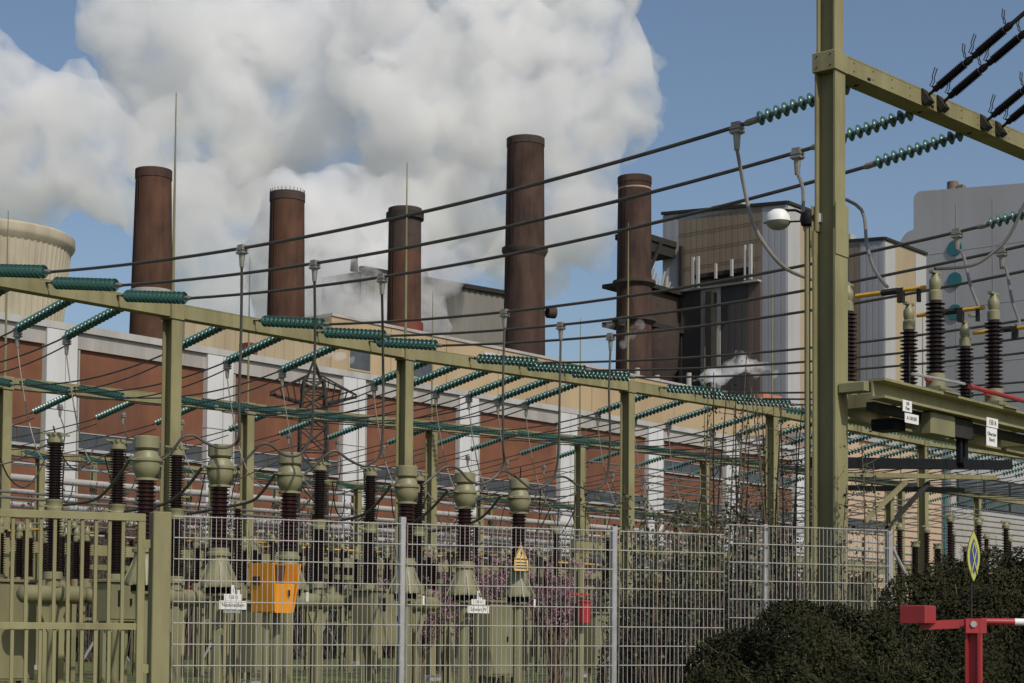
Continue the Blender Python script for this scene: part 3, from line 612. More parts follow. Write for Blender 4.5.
# clamps and droppers
def clamp_mb(p, m):
    m.box(p[0]-.05, p[0]+.05, p[1]-.06, p[1]+.06, p[2]-.10, p[2]+.05)
    for z in (-.02, -.07): m.box(p[0]-.065, p[0]+.065, p[1]-.075, p[1]+.075, p[2]+z-.018, p[2]+z+.012)
    return m.cyl((p[0], p[1], p[2]-.30), (p[0], p[1], p[2]-.10), .035, .05, n=8)
def smooth(pts, k=4):
    P = [Vector(p) for p in pts]; out = []
    for i in range(len(P)-1):
        a, b, c, d = P[max(i-1, 0)], P[i], P[i+1], P[min(i+2, len(P)-1)]
        for q in range(k):
            t = q/k; out.append(.5*((2*b)+(c-a)*t+(2*a-5*b+4*c-d)*t*t+(3*b-a-3*c+d)*t**3))
    return out+[P[-1]]
def lead(label, pts, r, m=LEADM, clamp=True, group=None, tail=None):
    p0 = Vector(pts[0]); o = thing('dropper_cable', label, 'cable', p0.x, p0.y, p0.z, group)
    P = [Vector(p)-p0 for p in pts]
    if clamp: part('clamp', clamp_mb((0, 0, 0), MB()), CLAMPM, o); P[0] = Vector((0, 0, -.28))
    part('cable', MB().tube(smooth(P), r, 7), m, o); return o
def on_line(i, b):                                       # point of front conductor i over row coordinate b
    p, q, sag = LINES[i]; t = (b-p.dot(VV))/(q.dot(VV)-p.dot(VV)); w = p.lerp(q, t); return (w.dot(UV), b, w.z-4*sag*t*(1-t))
LEADS = [[(18.58, 20.9, 7.72), (18.61, 20.92, 6.35), (18.66, 21, 5.25), (18.72, 21.05, 4.7), (18.74, 21.17, 4.57), (18.54, 21.25, 4.49), (18.3, 21.34, 4.55), (18.12, 21.42, 4.66), (17.97, 21.5, 4.64), (17.90, 21.58, 4.51), (17.85, 21.67, 4.37), (17.75, 21.75, 4.27)],
 [(20.2, 20.9, 7.7), (20.23, 20.92, 6.41), (20.3, 21.02, 5.35), (20.37, 21.13, 4.86), (20.24, 21.23, 4.54), (19.98, 21.34, 4.5), (19.74, 21.44, 4.66), (19.6, 21.54, 4.65), (19.52, 21.65, 4.5), (19.3, 21.75, 4.27)],
 [(21.83, 20.9, 7.7), (21.85, 20.92, 6.45), (21.97, 21.01, 5.26), (22.0, 21.1, 4.69), (21.87, 21.2, 4.51), (21.75, 21.29, 4.46), (21.49, 21.38, 4.56), (21.29, 21.47, 4.69), (21.15, 21.57, 4.61), (21.05, 21.66, 4.48), (20.85, 21.75, 4.29)],
 [(25.15, 20.95, 7.69), (25.19, 21, 6.32), (25.3, 21.08, 5.12), (25.44, 21.17, 4.83), (25.33, 21.25, 4.56), (24.97, 21.33, 4.37), (24.72, 21.42, 4.43), (24.5, 21.5, 4.63), (24.26, 21.58, 4.65), (24.1, 21.67, 4.52), (23.84, 21.75, 4.31)],
 [(26.9, 21., 7.72), (26.92, 21.0, 6.5), (27.0, 21.09, 5.17), (27.02, 21.19, 4.7), (26.86, 21.28, 4.48), (26.54, 21.38, 4.39), (26.16, 21.47, 4.6), (25.91, 21.56, 4.7), (25.79, 21.66, 4.6), (25.49, 21.75, 4.31)],
 [(28.5, 21., 7.74), (28.53, 21.0, 6.51), (28.7, 21.09, 5.52), (28.72, 21.19, 4.75), (28.39, 21.28, 4.48), (28.04, 21.38, 4.55), (27.75, 21.47, 4.70), (27.56, 21.56, 4.7), (27.36, 21.66, 4.6), (27.12, 21.75, 4.31)]]
for i, L in enumerate(LEADS):
    L[0] = on_line(i, (20.77, 20.7, 20.6, 21.02, 21.05, 21.04)[i]); lead('%s long dropper cable from the left, looping into a pale green transformer head' % ORD[i], L, .023, LEADD, group='droppers to the transformer heads')
D_ = [('dropper cable curving in front of the lamp left of the tall post', [(18.9, 11.87, 7.97), (18.75, 11.7, 7.18), (18.64, 11.52, 6.75), (18.66, 11.35, 6.42), (18.85, 11.17, 6.14), (19.3, 11.0, 6.04), (19.8, 10.85, 6.04)]),
      ('short dropper cable passing behind the lamp dome arm', [(20.63, 12.0, 8.03), (19.85, 11.5, 7.37), (19.2, 11.1, 6.7), (19.4, 10.95, 6.25), (19.8, 10.8, 6.04)]),
      ('dropper cable just right of the tall post, ending at the yellow tube', [(22.2, 12, 8.03), (21.55, 11.57, 7.45), (20.92, 11.15, 6.79), (20.34, 10.73, 6.31), (19.85, 10.3, 5.96)]),
      ('dropper cable in front of the teal discs of the grey building', [(25.35, 11.95, 8.06), (24.62, 11.51, 7.34), (23.91, 11.07, 6.72), (23.29, 10.64, 6.18), (22.0, 10.2, 5.9)]),
      ('dropper cable nearest the right edge of the picture', [(26.92, 11.9, 8.06), (26.08, 11.47, 7.35), (25.33, 11.05, 6.71), (24.6, 10.62, 6.22), (23.5, 10.2, 5.98)])]
for i, (lab, L) in enumerate(D_):
    L[0] = on_line(i, (11.74, 11.73, 11.88, 11.96, 11.95)[i]); lead(lab, L, .024, LEADM, group='droppers to the disconnectors')
lead('dark cable slanting down from the top right to the disconnector cap', [(21.6, 8.6, 7.9), (21.19, 9.0, 7.19), (20.92, 9.15, 6.65), (20.66, 9.3, 6.37), (20.41, 9.45, 6.21), (19.74, 9.6, 6.08)], .02, WIREM, clamp=False)
LOW = [[(17.3, 21.95, 4.29), (17.93, 23.0, 4.14), (18.46, 24.1, 3.91), (19.0, 25.2, 3.84), (19.24, 26.3, 3.83)], [(18.75, 21.95, 4.25), (19.51, 23.37, 3.95), (20.19, 24.83, 3.81), (20.61, 26.3, 3.8)],
       [(20.34, 21.95, 4.25), (21, 23, 4.03), (21.71, 24.1, 3.95), (22, 25.2, 3.9), (22.1, 26.3, 3.83)], [(23.2, 21.95, 4.28), (24.29, 23.37, 4.05), (25.32, 24.83, 3.92), (25.85, 26.3, 3.86)],
       [(24.75, 21.95, 4.28), (25.8, 23.37, 4.01), (26.86, 24.83, 3.88), (27.38, 26.3, 3.85)], [(26.3, 21.95, 4.28), (27.48, 23.37, 4.01), (28.5, 24.83, 3.89), (28.95, 26.3, 3.82)]]
for i, L in enumerate(LOW): lead('%s sagging dark cable from the left, linking transformer head and breaker column' % ORD[i], L, .028, WIREM, clamp=False, group='cables between transformers and breakers')
# thin pale droppers behind, from the far spans to the breakers
for i, a in enumerate(FAR1[1:19]):
    z = 7.62; e = 26.75
    lead('%s thin pale dropper from the left behind the first gantry' % ORD[i], [(a+.1, 30.35, z+Z1(a)-8.25), (a+.1, 30.2, 6.7), (a+.15, 29.95, 5.7), (a+.1, 29.4, 4.95), (a, 28.4, 4.7), (a+.1, 27.4, 4.95), (a+.1, e, 5.12)], .014, LEADM, group='thin droppers behind the first gantry')
for i, (a, b) in enumerate([(20.2, 33), (22.2, 33.5), (24.6, 34), (26.6, 33), (28.6, 34), (31.2, 33.4), (33.3, 33), (35.9, 33.5), (38, 34), (41, 33.3), (43, 34), (46.8, 33), (50, 34), (53.6, 33.4)]):
    lead('%s sagging thin cable from the left low among the background equipment' % ORD[i], [(a-1.2, b-2, 5.3), (a-.5, b-1, 4.7), (a+.3, b, 4.55), (a+1.2, b+1, 4.8), (a+2, b+2, 5.2)], .017, WIREM, clamp=False, group='sagging cables in the background')
for i in range(24):
    a = 23.5+i*2.2
    lead('%s thin dark dropper from the left behind the second gantry' % ORD[i], [(a, 41.4, 7.9), (a+.1, 41.3, 7.0), (a+.25, 41.9, 5.6), (a+.9, 42.4, 4.7), (a+1.7, 42.0, 4.9)], .016, WIREM, group='thin droppers behind the second gantry')
for i in range(20):
    a = 20.5+i*1.95; b = 29.6+(i*5 % 4)*.9; z = 5.1+(i*3 % 5)*.18
    lead('%s looping thin cable from the left just behind the breaker columns' % ORD[i], [(a-1.3, b-1.2, z), (a-.6, b-.6, z-.55), (a+.2, b, z-.7), (a+1.0, b+.7, z-.35), (a+1.7, b+1.4, z+.1)], .016, WIREM if i % 2 else LEADD, clamp=False, group='looping cables behind the breakers')
# ================================================================ EQUIPMENT
def sheds(z0, z1, rc, rs, n, o=(0, 0)):
    p = (z1-z0)/n; pf = []
    for q in range(n):
        z = z0+p*q; pf += [(rc, z), (rs*(1 if q % 2 == 0 else .94), z+p*.30), (rs*(1 if q % 2 == 0 else .94), z+p*.40), (rc, z+p*.62)]
    return pf+[(rc, z1)]
def plate_text(o, x, y, z, w, h, txt, size, nm='sign_plate'):
    pl = part(nm, MB().box(x-w/2, x+w/2, y-.006, y, z-h/2, z+h/2), WHITE, o)
    if txt:
        t = bpy.data.objects.new('lettering', textmesh(txt, size)); COL.objects.link(t); t.parent = pl
        t.location = (x, y-.0085, z); t.rotation_euler = (PI/2, 0, 0)
    return pl
def make_ct():
    o = thing('current_transformer', None, 'transformer', loc=(0, 0, -50), group='current transformers in front of the first gantry')
    part('support_pipe', MB().cyl((0, 0, .12), (0, 0, 2.18), .095, n=16).lathe([(.2, 2.16), (.2, 2.2)], 14), OLIVE2, o)
    part('footing', MB().box(-.3, .3, -.3, .3, 0, .12), CONC2, o)
    part('base_tank', MB().lathe([(.30, 2.30), (.31, 2.36), (.19, 2.62), (.165, 2.80), (.20, 2.81), (.20, 2.86), (.17, 2.88), (.17, 2.94)], 20), HEADM, o)
    fin = MB()
    for q in range(8):
        t = q*PI/4+.2; c, s = math.cos(t), math.sin(t); fin.add([(c*.18-s*.012, s*.18+c*.012, 2.7), (c*.36-s*.012, s*.36+c*.012, 2.29), (c*.19-s*.012, s*.19+c*.012, 2.29), (c*.18+s*.012, s*.18-c*.012, 2.7), (c*.36+s*.012, s*.36-c*.012, 2.29), (c*.19+s*.012, s*.19-c*.012, 2.29)], [(0, 1, 2), (5, 4, 3), (0, 3, 4, 1), (1, 4, 5, 2)])
    part('rib', fin, HEADM, o)
    part('terminal_skirt', MB().box(-.15, .15, -.15, .15, 2.19, 2.298), BLACKP, o)
    part('porcelain', MB().lathe(sheds(2.94, 3.93, .12, .168, 15), 18), PORCR, o)
    part('head', MB().lathe([(.19, 3.93), (.19, 3.965), (.13, 3.975), (.165, 4.01), (.20, 4.07), (.214, 4.14), (.212, 4.23)], 24), HEADM, o)
    part('flange', MB().lathe([(.2, 4.231), (.235, 4.232), (.235, 4.268), (.205, 4.285), (.185, 4.36), (.15, 4.405)], 24), HEADM, o)
    part('top_cap', MB().lathe([(.15, 4.406), (.20, 4.44), (.20, 4.61), (.185, 4.625), (.02, 4.635)], 24), HEADM, o)
    for s in (-1, 1): part('terminal', MB().box(s*.25-.07, s*.25+.07, -.04, .04, 4.237, 4.263), HEADM, o)
    part('terminal_bracket', MB().cbox(.14, .26, -.10, .02, 4.16, 4.30, .01), HEADM, o); part('terminal_box', MB().box(.17, .25, -.06, .06, 3.98, 4.158), DARKST, o)
    return remember(o)
ct0 = make_ct()
CTA = [17.56, 19.07, 20.62, 23.54, 25.16, 26.78]
CTL = ['current transformer on the far left, right behind the gate post', 'current transformer over the white name plates left of the orange box', 'current transformer just right of the orange box', 'current transformer beside the second gantry post, left in the right trio',
       'middle current transformer of the right trio, over the white name plates', 'rightmost current transformer, with the yellow warning triangle']
CTS = []
for i, a in enumerate(CTA):
    o = ct0 if i == 0 else dup(ct0)
    o.location = W(a, 21.9); o.rotation_euler = (0, 0, RZ); o['label'] = 'pale green '+CTL[i]; CTS.append(o)
    if i: part('tag_plate', MB().box(.20, .25, -.24, -.235, 2.10, 2.26), WHITE, o)
ns = thing('name_plate', 'white name plates stacked on the second transformer, left of the orange box', 'sign', 19.1, 21.58, 0)
part('post', MB().box(-.03, .03, .0, .04, 0, 2.28), OLIVE2, ns)
plate_text(ns, 0, -.002, 2.24, .085, .19, '1', .1); plate_text(ns, 0, -.003, 2.135, .38, .105, '150 U', .085); plate_text(ns, 0, -.004, 2.01, .58, .14, 'Niederaußem', .088); part('sign_plate', MB().box(-.2, .16, -.006, 0, 1.88, 1.925), GALV, ns)
ns = thing('name_plate', 'white name plates stacked on the transformer between the two dropper loops at right', 'sign', 25.2, 21.58, 0)
part('post', MB().box(-.03, .03, .0, .04, 0, 2.28), OLIVE2, ns)
plate_text(ns, 0, -.002, 2.30, .075, .16, '2', .09); plate_text(ns, 0, -.003, 2.17, .40, .10, '150 U', .08); plate_text(ns, 0, -.004, 2.03, .62, .14, 'Schwarz W', .10)
wt = thing('warning_sign', 'yellow high voltage warning triangle on the rightmost transformer column', 'sign', 26.5, 21.6)
part('bracket', MB().box(-.02, .02, .0, .1, 2.8, 3.2), OLIVE2, wt)
part('triangle_plate', MB().add([(-.21, -.004, 3.02), (.21, -.004, 3.02), (0, -.004, 3.36), (-.21, 0, 3.02), (.21, 0, 3.02), (0, 0, 3.36)], [(0, 1, 2), (5, 4, 3), (0, 3, 4, 1), (1, 4, 5, 2), (2, 5, 3, 0)]), WARN, wt)
tr = MB()
for p, q in (((-.19, 3.035), (.19, 3.035)), ((.19, 3.035), (0, 3.335)), ((0, 3.335), (-.19, 3.035))): tr.bar((p[0], -.007, p[1]), (q[0], -.007, q[1]), .004, .022, up=(0, 1, 0))
tr.add([(.02, -.0085, 3.24), (-.035, -.0085, 3.13), (-.005, -.0085, 3.13), (-.02, -.0085, 3.05), (.035, -.0085, 3.16), (.005, -.0085, 3.16)], [(0, 1, 2, 5), (5, 2, 3, 4)])
part('lightning_symbol', tr, INK, wt, sharp=0)
part('text_plate', MB().box(-.21, .21, -.005, 0, 2.80, 3.01), WARN, wt)
tx = MB()
for q in range(3): tx.box(-.16, .16, -.009, -.0055, 2.95-q*.055, 2.968-q*.055)
part('print_line', tx, INK, wt)
def make_brk():
    o = thing('circuit_breaker', None, 'circuit breaker', loc=(0, 0, -50), group='dark circuit breaker columns')
    part('support_pipe', MB().cyl((0, 0, .12), (0, 0, 2.05), .085, n=14), OLIVE2, o); part('footing', MB().box(-.3, .3, -.3, .3, 0, .12), CONC2, o)
    part('gusset', MB().add([(-.32, -.02, 2.05), (.32, -.02, 2.05), (.1, -.02, 1.55), (-.1, -.02, 1.55), (-.32, .02, 2.05), (.32, .02, 2.05), (.1, .02, 1.55), (-.1, .02, 1.55)], [(3, 2, 1, 0), (4, 5, 6, 7), (0, 1, 5, 4), (1, 2, 6, 5), (2, 3, 7, 6), (3, 0, 4, 7)]), OLIVE2, o)
    part('drive_tank', MB().lathe([(.03, -.72), (.10, -.70), (.155, -.64), (.165, -.58), (.165, .10), (.19, .102), (.19, .15), (.165, .152), (.165, .56), (.155, .62), (.10, .68), (.03, .7)], 18, ax='x', o=(0, 0, 2.22)), OLIVE2, o)
    part('base_flange', MB().lathe([(.13, 2.36), (.13, 2.5), (.17, 2.5), (.17, 2.62), (.13, 2.64)], 18), HEADM, o)
    part('porcelain', MB().lathe(sheds(2.64, 3.72, .10, .165, 22), 18), PORC, o); part('porcelain', MB().lathe(sheds(3.93, 4.95, .10, .165, 21), 18), PORC, o)
    part('mid_flange', MB().lathe([(.12, 3.72), (.17, 3.725), (.175, 3.78), (.155, 3.80), (.155, 3.88), (.17, 3.9), (.17, 3.93)], 18).box(-.32, .32, -.04, .04, 3.79, 3.82), HEADM, o)
    cp = MB().lathe([(.14, 4.95), (.15, 4.96), (.15, 5.02), (.125, 5.03), (.125, 5.08)], 18)
    for q in range(8): t = q*PI/4; cp.box(.115*math.cos(t)-.03, .115*math.cos(t)+.03, .115*math.sin(t)-.03, .115*math.sin(t)+.03, 5.08, 5.14)
    part('cap', cp.box(-.3, .3, -.03, .03, 5.10, 5.13), HEADM, o)
    return remember(o)
br0 = make_brk(); BR = [19.18, 20.58, 21.98, 25.81, 27.33, 28.85, 52.0, 53.6, 55.8]
BRL = ['leftmost dark breaker column behind the green gate', 'dark breaker column behind the right half of the gate', 'dark breaker column right beside the first gantry post', 'dark breaker column between the orange box and the first fence post', 'dark breaker column just left of the first fence post',
       'dark breaker column half hidden behind the transformer at the second gantry post', 'first of three dark columns beyond the right end of the fence', 'second of three dark columns beyond the right end of the fence', 'third of three dark columns beyond the right end of the fence']
for i, a in enumerate(BR):
    o = br0 if i == 0 else dup(br0)
    o.location = W(a, 26.5 if i < 6 else 26.0, 0 if i < 6 else -.5); o.rotation_euler = (0, 0, RZ); o['label'] = BRL[i]
def cabinet(label, a, b, w, d, z0, z1, mark=True):
    o = thing('control_cabinet', label, 'cabinet', a, b)
    part('body', MB().cbox(-w/2, w/2, -d/2, d/2, z0, z1, .02), OLIVE2, o)
    part('roof', MB().cbox(-w/2-.04, w/2+.04, -d/2-.04, d/2+.04, z1+.001, z1+.05, .012), OLIVE2, o)
    dr = part('door', MB().cbox(-w/2+.03, w/2-.03, -d/2-.018, -d/2-.001, z0+.04, z1-.06, .006), OLIVE2, o)
    part('handle', MB().box(w*.2, w*.2+.03, -d/2-.05, -d/2-.02, (z0+z1)/2-.06, (z0+z1)/2+.06), BLACKP, dr)
    if mark: part('label_plate', MB().box(-w*.22, -w*.22+.11, -d/2-.03, -d/2-.02, z1-.42, z1-.14), BLACKP, dr)
    lg = MB()
    for sx in (-1, 1): lg.box(sx*(w/2-.07)-.03, sx*(w/2-.07)+.03, -.04, .04, 0, z0-.002)
    part('legs', lg, OLIVE2, o)
cabinet('large green control cabinet behind the left half of the gate', 19.0, 27.75, .88, .8, .66, 2.45, False)
cabinet('green control box with dark label behind the right stile of the gate', 19.55, 25.2, .62, .5, 1.75, 2.43)
cabinet('green control box with dark label left of the first fence post', 27.1, 26, 1.05, .6, 1.3, 2.45)
cabinet('tall green cabinet between the two right transformer pipes', 30.9, 26, .8, .5, .62, 2.28, False)
cabinet('grey green cabinet right of the orange box, low behind the fence', 23.2, 25.4, .7, .5, .8, 2.1, False)
cabinet('grey green cabinet beyond the warning triangle', 33.6, 28, 1.0, .5, .5, 2.2, False)
cabinet('green cabinet near the second white fence post', 36.9, 27.5, .8, .5, .7, 2.1, False)
# orange box
ob = thing('orange_box', 'bright orange equipment box with tilted open lid behind the fence', 'box', 19.02, 20.5)
part('post', MB().cyl((-.1, .12, 0), (-.1, .12, 1.95), .07, n=12).cyl((.26, .2, 0), (.26, .2, 1.95), .08, n=12), OLIVE2, ob)
part('body', MB().add([(-.20, -.15, 1.88), (.20, -.15, 1.88), (.20, .25, 1.88), (-.20, .25, 1.88), (-.215, -.155, 2.30), (.215, -.155, 2.30), (.215, .25, 2.32), (-.215, .25, 2.32)], [(0, 3, 2, 1), (0, 1, 5, 4), (1, 2, 6, 5), (2, 3, 7, 6), (3, 0, 4, 7), (4, 5, 6, 7)]), ORANGE, ob)
ck = MB()
for sx in (-1, 1): ck.add([(sx*.25, -.22, 1.9), (sx*.36, -.28, 2.66), (sx*.36, .3, 2.66), (sx*.25, .3, 1.9), (sx*.225, -.22, 1.9), (sx*.335, -.28, 2.66), (sx*.335, .3, 2.66), (sx*.225, .3, 1.9)], [(0, 1, 2, 3), (7, 6, 5, 4), (0, 4, 5, 1), (1, 5, 6, 2), (2, 6, 7, 3), (3, 7, 4, 0)])
part('cheek', ck, ORANGE, ob, sharp=20)
part('front_panel', MB().add([(-.21, -.20, 1.88), (.21, -.20, 1.88), (.25, -.23, 2.34), (-.25, -.23, 2.34), (-.21, -.17, 1.88), (.21, -.17, 1.88), (.25, -.2, 2.34), (-.25, -.2, 2.34)], [(0, 1, 2, 3), (7, 6, 5, 4), (0, 4, 5, 1), (1, 5, 6, 2), (2, 6, 7, 3), (3, 7, 4, 0)]), ORANGE, ob, sharp=20)
part('dark_fill', MB().box(-.33, .33, .06, .24, 2.325, 2.64), ORIN, ob, 'brown block coloured as the dark inside of the open lid')  # solid block; the dark of the open inside is put into its colour
ob.scale = (.82, 1, 1)
part('latch', MB().box(.06, .11, -.25, -.225, 2.14, 2.24), BLACKP, ob)
rb = thing('red_box', 'small red box hung on an olive post behind the fence', 'box', 33, 25)
part('post', MB().hsec(.1, .2, .16, .16, 0, 3.2, .015), OLIVE, rb); part('body', MB().cbox(-.14, .14, -.12, .1, 1.84, 2.32, .03), REDP, rb); part('lid', MB().cbox(-.13, .13, -.13, .11, 2.322, 2.37, .02), REDP, rb); part('arm', MB().box(-.55, .2, -.03, .03, 2.48, 2.54), REDROD, rb)
# disconnectors
def make_disc(h=0.):
    o = thing('disconnector', None, 'disconnector', loc=(0, 0, -50), group='disconnector poles')
    for y, nm in ((0, 'near'), (1.2, 'far')):
        zt = 5.92
        part('base', MB().lathe([(.12, 4.62), (.12, 4.78), (.085, 4.80)], 14, o=(0, y, 0)).box(-.16, .16, y-.14, y+.14, 4.56, 4.62), HEADM, o)
        part('porcelain', MB().lathe(sheds(4.80, 5.68, .07, .122, 17), 16, o=(0, y, 0)), PORC, o)
        part('cap', MB().lathe([(.07, 5.68), (.082, 5.69), (.082, 5.80), (.06, 5.82), (.075, 5.87), (.075, 5.94), (.05, 5.98), (.03, 6.05)], 14, o=(0, y, 0)).box(-.12, .10, y-.03, y+.03, 6.02, 6.05), HEADM, o)
    part('contact_tube', MB().cyl((0, .13, 5.87), (0, .50, 5.87), .028, n=8), YEL, o); part('contact_tube', MB().cyl((0, .72, 5.87), (0, 1.08, 5.87), .03, n=8), YEL, o)
    part('contact', MB().cyl((0, .502, 5.87), (0, .718, 5.87), .042, n=8), DARKST, o)
    part('contact_finger', MB().box(-.03, .03, .42, .5, 5.72, 5.9), DARKST, o); part('contact_finger', MB().box(-.025, .025, .2, .24, 5.7, 5.88), DARKST, o)
    part('rotating_lever', MB().bar((-.30, -.02, 4.70), (.22, .05, 4.72), .04, .05), REDROD, o)
    return remember(o)
ds0 = make_disc(); DS = []
for i, (a, lab) in enumerate(((19.75, 'disconnector pole nearest the tall post with yellow contact tubes'), (21.43, 'middle disconnector pole on the olive platform beam'), (23.15, 'disconnector pole at the right edge of the picture'))):
    o = ds0 if i == 0 else dup(ds0); o.location = W(a, 9.6); o.rotation_euler = (0, 0, RZ); o['label'] = lab; DS.append(o)
k = 0
for b in (33.0, 34.6):
    for a in (22.5, 24.1, 25.7, 29.4, 31, 32.6, 36.4, 38, 39.6):
        o = dup(ds0, 'small disconnector with orange tube in the %s background row, %s from the left' % ('front' if b < 34 else 'rear', ORD[k % 9]), 'disconnectors in the background'); o.location = W(a, b, -2.0); o.rotation_euler = (0, 0, RZ); k += 1
        s = thing('equipment_stand', 'olive stand carrying a small disconnector in the %s background row, %s from the left' % ('front' if b < 34 else 'rear', ORD[(k-1) % 9]), 'stand', a, b, 0, 'stands under the background disconnectors')
        part('crossbeam', MB().box(-.1, .1, -.2, 1.4, 2.40, 2.555), OLIVE, s); part('leg', MB().hsec(0, .6, .16, .16, 0, 2.398, .014), OLIVE, s)
pim = mesh('porcelain', MB().lathe(sheds(2.7, 4.3, .06, .115, 22), 12), PORC); pst = mesh('stand', MB().hsec(0, 0, .15, .15, 0, 2.6, .014).box(-.12, .12, -.12, .12, 2.602, 2.698), OLIVE2); pcp = mesh('cap', MB().lathe([(.1, 4.3), (.11, 4.38), (.05, 4.46)], 10).box(-.3, .3, -.02, .02, 4.46, 4.5), HEADM)
k = 0
for b, z, a00, nn_ in ((30.6, .1, 23.7, 14), (41.8, .2, 25, 20), (45.6, .3, 26, 22), (52, .3, 27, 22), (24, .4, 47, 12), (20.5, .3, 43, 12)):
    for i in range(nn_):
        a = a00+i*1.75+(i//3)*.7
        o = thing('post_insulator', '%s slim brown post insulator from the left in background row %s' % (ORD[i], ORD[k]), 'insulator', a, b, 0, 'post insulators in the background')
        part('porcelain', pim, None, o, loc=(0, 0, z)); part('stand', pst, None, o, loc=(0, 0, z-.1)); part('cap', pcp, None, o, loc=(0, 0, z))
    k += 1
for i in range(9):                                        # braced stands deeper in the yard
    a = 27+i*5.2; o = thing('apparatus_frame', '%s braced olive frame from the left carrying drive boxes deep in the yard' % ORD[i], 'steel frame', a, 48.5, 0, 'braced frames deep in the yard')
    for sx in (-1.1, 1.1): part('leg', MB().hsec(sx, 0, .14, .14, 0, 3.6, .014), OLIVE2, o)
    part('crossbeam', MB().box(-1.3, 1.3, -.1, .1, 3.602, 3.78), OLIVE2, o); part('crossbeam', MB().box(-1.029, 1.029, -.06, .06, 1.9, 2.0), OLIVE2, o)
    part('brace', MB().bar((-1.02, .09, .5), (1.02, .09, 3.4), .06, .06), GALV, o); part('brace', MB().bar((1.02, .16, .5), (-1.02, .16, 3.4), .06, .06), GALV, o)
    part('drive_box', MB().cbox(-.35, .35, -.5, -.105, 2.4, 3.3, .02), OLIVE2, o)
    for q in (-.9, 0, .9): part('porcelain', MB().lathe(sheds(3.78, 4.7, .06, .11, 14, ), 10, o=(q, 0, 0)), PORC, o)
    part('tube', MB().cyl((-1.6, 0, 4.75), (1.6, 0, 4.75), .04, n=7), YEL if i % 3 == 1 else GALV, o)
pr_ = thing('pipe_bridge', 'long pale pipe bridge on posts in front of the brick hall', 'pipe bridge', 60, 88)
for q, (z, rr, mm) in enumerate(((8.2, .15, CONC2), (8.9, .2, GALV), (9.7, .12, CONC2), (10.5, .22, CONC2), (11.3, .12, GALV))): part('pipe', MB().cyl((-10, .25*(q % 2), z), (118, .25*(q % 2), z), rr, n=10), mm, pr_)
for q in range(17): part('post', MB().hsec(-8+q*7.6, .9, .3, .3, 0, 11.9, .03), OLIVE2, pr_)
for q in range(17): part('bracket', MB().box(-8.1+q*7.6, -7.9+q*7.6, -.5, .74, 7.6, 7.8), OLIVE2, pr_)
# platform
pf = thing('disconnector_platform', 'olive channel beam platform bolted to the tall post, carrying the disconnectors', 'steel platform', 18.05, 9.5)
part('front_beam', MB().box(.0, 9, -.10, .10, 4.50, 4.53).box(0, 9, -.10, .10, 4.30, 4.33).box(0, 9, .05, .075, 4.33, 4.5), OLIVE, pf)
part('rear_beam', MB().box(1., 9, 1.2, 1.4, 4.50, 4.53).box(1., 9, 1.2, 1.4, 4.30, 4.33).box(1., 9, 1.35, 1.375, 4.33, 4.5), OLIVE, pf)
part('lower_beam', MB().box(.2, 9, .14, .24, 4.19, 4.295), DARKST, pf)
for q in range(5): part('crossbeam', MB().box(.9+q*1.72, 1.05+q*1.72, .102, 1.198, 4.34, 4.5), OLIVE, pf)
for q in range(3): part('mounting_plate', MB().box(1.5+q*1.7, 1.9+q*1.7, -.13, 1.42, 4.531, 4.556), OLIVE2, pf)
part('drive_box', MB().cbox(1.35, 2.0, -.02, .138, 4.03, 4.298, .02), OLIVE2, pf); part('drive_box', MB().cbox(2.002, 2.55, .0, .138, 4.05, 4.298, .02), DARKST, pf)  # second box is dark: the unlit part of the drive box put into colour
part('bracket', MB().cbox(-.10, .10, .101, .44, 4.39, 4.50, .01), OLIVE, pf)
part('drive_rod', MB().cyl((.6, -.14, 4.64), (2.0, -.14, 4.68), .018, n=6), GALV, pf); part('drive_rod', MB().cyl((2.1, -.16, 4.66), (6.5, -.16, 4.64), .03, n=8), REDROD, pf, 'red drive rod')
part('drive_rod', MB().cyl((.7, 1.05, 4.68), (3.0, 1.0, 4.72), .022, n=6), REDROD, pf, 'red drive rod behind')
for q in (2.3, 4.1): part('earth_rod', MB().cyl((q+.3, .9, 4.55), (q+.3, .9, 5.25), .012, n=5), DARKST, pf)
part('hanging_gear', MB().box(2.28, 2.34, .05, .11, 3.75, 4.05), BLACKP, pf); part('hanging_gear', MB().box(2.42, 2.5, .05, .11, 3.72, 4.05), BLACKP, pf); part('hanging_gear', MB().cyl((2.4, .04, 3.76), (2.4, .13, 3.76), .07, n=10), BLACKP, pf)
part('small_box', MB().box(1.0, 1.3, .3, .6, 4.06, 4.2), BLACKP, pf)
sg = thing('name_plate', 'two small white plates under the platform beam near the tall post', 'sign', 18.42, 9.28)
part('hanger', MB().box(-.02, .02, .002, .03, 4.05, 4.30), DARKST, sg)
plate_text(sg, -.06, -.001, 4.225, .22, .13, '150\nPost', .055); plate_text(sg, .05, -.001, 4.09, .34, .11, 'A 150 E01', .06)
sg = thing('name_plate', 'white plates reading Nord hanging under the platform beam near the right edge', 'sign', 20.63, 9.28)
part('hanger', MB().box(-.02, .02, .002, .03, 4.0, 4.30), DARKST, sg)
plate_text(sg, .02, -.001, 4.255, .33, .115, '150 A', .09); plate_text(sg, 0, -.001, 4.075, .31, .225, 'Oberzier\nNord', .07)
